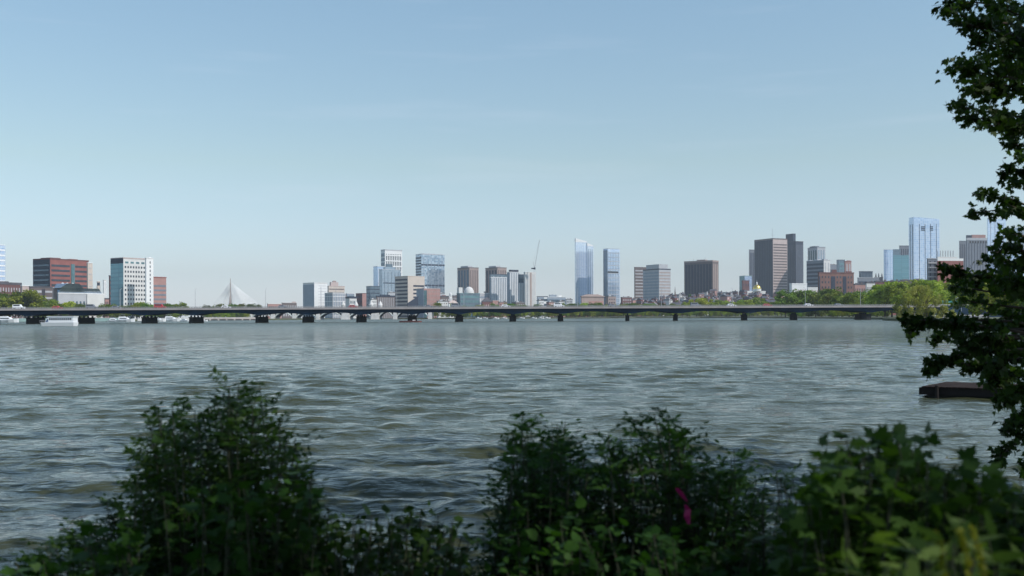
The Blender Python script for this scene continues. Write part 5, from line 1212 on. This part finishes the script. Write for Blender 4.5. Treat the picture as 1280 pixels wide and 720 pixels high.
# --------------------------------------------------------------- near shrubs
def shrub(name, label, cat, prof, D0, D1, nst, leafm, tmpl, kind, seed, nleaf=9, size=.032, base_px=None, group='shrubs along the near bank', ybot=790, fill=.5, stem_r=.006, density=1.0, spread=.30):
    rng = np.random.default_rng(seed)
    xs = [p[0] for p in prof]; ys = [p[1] for p in prof]
    cx = base_px if base_px is not None else (xs[0]+xs[-1])/2; Dm = (D0+D1)/2
    base = Vector(((cx-640)/F*Dm, Dm, .55)); off = np.array(base)
    root = empty(name, base, label, cat, group)
    C = []; V = []; SZ = []; mb = MB()
    for k in range(nst):
        x = rng.uniform(xs[0], xs[-1]); top = np.interp(x, xs, ys)
        y = top+14+ (rng.random()**1.2)*(ybot-top)*fill
        if k < len(prof)*4:
            x = xs[k//4]+rng.normal(0, 3); y = ys[k//4]+2+(k % 4)*9
        D = rng.uniform(D0, D1); tip = np.array(at(x, y, D))
        kf = .45 if kind == 'pinnate' else .72
        b = np.array([ (x*kf+cx*(1-kf)-640)/F*D+rng.normal(0, .08), D+rng.normal(0, .08), .5])
        h = tip[2]-b[2]; 
        if h < .15: continue
        m_ = b*.45+tip*.55+np.array([rng.normal(0, .05), rng.normal(0, .05), h*.08])
        tt = np.linspace(0, 1, 7)[:, None]; cur = (1-tt)**2*b+2*tt*(1-tt)*m_+tt**2*tip
        mb.tube([tuple(q-off) for q in cur], list(np.linspace(stem_r, .0018, 7)), 4, cap=False)
        L = min(h, .9)
        t = 1-np.linspace(0, 1, nleaf)**1.0*(L/max(h, .2))*.9
        t = np.clip(t+rng.normal(0, .02, nleaf), .1, 1)[:, None]
        c = (1-t)**2*b+2*t*(1-t)*m_+t**2*tip; ax = unit(2*(1-t)*(m_-b)+2*t*(tip-m_))
        th = np.arange(nleaf)*2.4+rng.random()*6; rad = np.stack([np.cos(th), np.sin(th), np.zeros(nleaf)], -1)
        if kind == 'pinnate':
            rl = size*rng.uniform(3.2, 5.6, (nleaf, 1))*np.linspace(.55, 1, nleaf)[:, None]
            rd = unit(rad*1.0+ax*.55+rng.normal(0, .15, c.shape))
            side = unit(np.cross(rd, np.array([0, 0, 1.])+rng.normal(0, .25, rd.shape)))
            npair = 7
            for j in range(npair):
                f = .18+.82*j/(npair-1)
                pos = c+rd*rl*f-np.array([0, 0, 1])*(rl*f*f*.18)
                for s in (-1, 1):
                    C.append(pos); V.append(unit(side*s+rd*.35+rng.normal(0, .15, rd.shape))); SZ.append(np.full(nleaf, size)*rng.uniform(.75, 1.1, nleaf))
            C.append(c+rd*rl); V.append(rd); SZ.append(np.full(nleaf, size))
        else:
            rd = unit(rad+ax*.4+rng.normal(0, .35, c.shape)+np.array([0, 0, -.15]))
            C.append(c+rd*size*.35*rng.uniform(0, 1, (nleaf, 1))); V.append(rd); SZ.append(size*rng.uniform(.6, 1.25, nleaf))
            C.append(c+rng.normal(0, spread*.12, c.shape)); V.append(unit(rng.normal(0, 1, c.shape))); SZ.append(size*rng.uniform(.5, 1.0, nleaf))
    C = np.concatenate(C); V = np.concatenate(V); SZ = np.concatenate(SZ); U, V = frames(V, rng, tw=.45)
    ngon_cloud('foliage', C-off, U, V, tmpl, SZ, leafm, root, bend=.15)
    mb.build('stems', M['stem'], root, local=True)
    return root
P1 = [(15, 700), (60, 675), (105, 652), (140, 625), (170, 590), (185, 560), (190, 530), (200, 508), (215, 498), (232, 528), (248, 510), (265, 492), (276, 505), (287, 482), (300, 478), (318, 480), (322, 512), (345, 522), (356, 550), (368, 545), (384, 600), (396, 640), (402, 700)]
shrub('false_indigo_shrub', 'tall feathery leaved shrub at lower left reaching highest', 'shrub', P1, 3.7, 4.7, 300, M['leaf_indigo'], LEAFLET, 'pinnate', 31, nleaf=13, size=.035, base_px=270, fill=.85)
P1b = [(20, 700), (55, 680), (110, 655), (160, 650), (210, 610), (250, 590), (300, 600), (350, 600), (386, 590), (395, 640)]
shrub('vine_shrub', 'broad leaved bright green growth climbing through the left shrub', 'shrub', P1b, 3.2, 4.0, 100, M['leaf_vine'], MAPLE, 'simple', 32, nleaf=14, size=.055, base_px=230, fill=.7)
P2 = [(330, 700), (372, 660), (395, 640), (412, 632), (440, 640), (462, 642), (490, 640), (508, 628), (524, 634), (545, 642), (565, 648), (580, 668), (588, 715)]
shrub('low_vine_shrub', 'low dark green shrub between the left and middle shrubs', 'shrub', P2, 3.3, 4.3, 230, M['leaf_vine'], BROAD, 'simple', 33, nleaf=16, size=.042, base_px=460, fill=.9)
P3 = [(612, 715), (620, 660), (627, 620), (632, 590), (640, 560), (646, 530), (652, 518), (664, 545), (678, 545), (690, 528), (702, 524), (712, 548), (730, 560), (742, 590)]
shrub('false_indigo_shrub', 'dark feathery shrub with upright spike at middle, left of the ribbon', 'shrub', P3, 3.8, 4.8, 185, M['leaf_indigo'], LEAFLET, 'pinnate', 34, nleaf=12, size=.034, base_px=690, fill=.9)
P4 = [(735, 590), (752, 560), (762, 540), (776, 545), (792, 535), (806, 525), (820, 514), (834, 530), (846, 535), (850, 528), (862, 550), (882, 575), (900, 580), (914, 560), (922, 575), (945, 600), (955, 640)]
shrub('false_indigo_shrub', 'dark feathery shrub at middle right holding the magenta ribbon', 'shrub', P4, 3.8, 4.8, 220, M['leaf_indigo'], LEAFLET, 'pinnate', 35, nleaf=12, size=.034, base_px=835, fill=.9)
P5 = [(618, 715), (650, 665), (700, 640), (760, 650), (820, 650), (880, 670), (940, 660), (985, 640), (1010, 640)]
shrub('leafy_shrub', 'low green leafy undergrowth below the two middle feathery shrubs', 'shrub', P5, 3.2, 4.0, 230, M['leaf_vine'], BROAD, 'simple', 36, nleaf=15, size=.045, base_px=800, fill=.9)
P6 = [(940, 640), (955, 600), (975, 585), (990, 590), (1010, 600), (1030, 590), (1040, 575)]
shrub('spiky_weed', 'thin brownish seeding weed between middle and right shrubs', 'plant', P6, 3.6, 4.3, 60, M['leaf_indigo'], LEAFLET, 'pinnate', 37, nleaf=7, size=.026, base_px=985, fill=.9)
P7 = [(985, 640), (1010, 610), (1030, 585), (1045, 560), (1062, 548), (1080, 545), (1098, 560), (1110, 545), (1122, 535), (1145, 548), (1160, 575), (1180, 585), (1200, 585), (1225, 592), (1250, 600), (1275, 598), (1310, 590)]
shrub('grape_vine_shrub', 'big broad leaved dark shrub filling the lower right', 'shrub', P7, 2.5, 3.4, 420, M['leaf_vine'], MAPLE, 'simple', 38, nleaf=15, size=.060, base_px=1150, fill=.85)
P8 = [(1085, 712), (1110, 695), (1135, 682), (1160, 676), (1190, 668), (1220, 672), (1250, 690), (1290, 690)]
shrub('goldenrod_plant', 'lit lance leaved weeds at the bottom right corner', 'plant', P8, 1.75, 2.2, 40, M['leaf_weed'], LANCE, 'simple', 39, nleaf=7, size=.085, base_px=1180, fill=.7, stem_r=.004)
# yellow spikes of the weed
def spikes():
    rng = np.random.default_rng(8)
    for i, (x0, y0, x1, y1, lb) in enumerate([(1198, 662, 1214, 706, 'left one of two tall yellow green flower spikes at bottom right'), (1214, 660, 1232, 716, 'right one of two tall yellow green flower spikes at bottom right'), (1170, 668, 1178, 700, 'shorter yellow green flower spike left of the tall pair')]):
        D = 1.8; a = np.array(at(x1, y1+40, D)); b = np.array(at(x0, y0, D)); base = Vector((a[0], D, .55)); off = np.array(base)
        root = empty('flower_spike', base, lb, 'flower', 'yellow green flower spikes')
        m_ = (a+b)/2+np.array([.01, 0, .01]); t = np.linspace(0, 1, 260)[:, None]; c = (1-t)**2*a+2*t*(1-t)*m_+t**2*b
        c = c+rng.normal(0, .0035, c.shape)*(.85-t*.6); V = unit(rng.normal(0, 1, c.shape)+np.array([0, 0, .8])); U, V = frames(V, rng)
        ngon_cloud('florets', c-off, U, V, LEAFLET, np.full(len(c), .009), M['spike'], root)
        mb = MB(); mb.tube([tuple(np.array([a[0], a[1], .5])-off), tuple(a-off), tuple(m_-off), tuple(b-off)], [.003, .003, .002, .001], 5); mb.build('stem', M['stem'], root, local=True)
spikes()
# twig entering at the left edge
P9 = [(-60, 655), (-30, 645), (-4, 652), (10, 668), (14, 675)]
shrub('leafy_twig', 'single dark leafy twig poking in at the left edge', 'plant', P9, 2.6, 2.9, 9, M['leaf_maple'], BROAD, 'simple', 40, nleaf=4, size=.05, base_px=-70, fill=.1)
# magenta ribbon
def ribbon():
    D = 3.62; root = empty('ribbon', at(857, 640, D), 'magenta ribbon strip hanging in the middle shrub', 'ribbon')
    for pts in ([(846, 610, 2), (850, 615, 3.5), (855, 622, 2.5), (859, 627, 1)], [(857, 631, 1.5), (860, 637, 3.5), (859, 645, 4), (861, 655, 2)]):
        mb = MB(); P = [(at(x-w, y, D), at(x+w, y, D-.01)) for x, y, w in pts]
        for i in range(len(P)-1):
            a, b = P[i]; c, d = P[i+1]; o = Vector((0, .003, 0))
            mb.quad(c, d, b, a); mb.quad(a+o, b+o, d+o, c+o)
        mb.build('strip', M['magenta'], root)
ribbon()

# --------------------------------------------------------------------- haze
def haze():
    mb = MB(); mb.box(-13000, 13000, -300, 9500, -6, 420)
    m = bpy.data.materials.new('haze'); m.use_nodes = True; nt = m.node_tree
    for n in list(nt.nodes):
        if n.type != 'OUTPUT_MATERIAL': nt.nodes.remove(n)
    v = nt.nodes.new('ShaderNodeVolumePrincipled'); v.inputs['Color'].default_value = (.86, .93, 1.0, 1); v.inputs['Density'].default_value = 6.5e-5; v.inputs['Anisotropy'].default_value = .1
    nt.links.new(v.outputs[0], nt.nodes['Material Output'].inputs['Volume'])
    o = mb.build('haze', m); tag(o, kind='stuff')
haze()

# ------------------------------------------------------------------- output
scene.render.engine = 'CYCLES'
scene.view_settings.view_transform = 'Standard'; scene.view_settings.look = 'None'
scene.view_settings.gamma = 1.0; scene.view_settings.use_curve_mapping = False
scene.view_settings.exposure = 0.25
scene.cycles.max_bounces = 6; scene.cycles.transparent_max_bounces = 8; scene.cycles.volume_bounces = 0
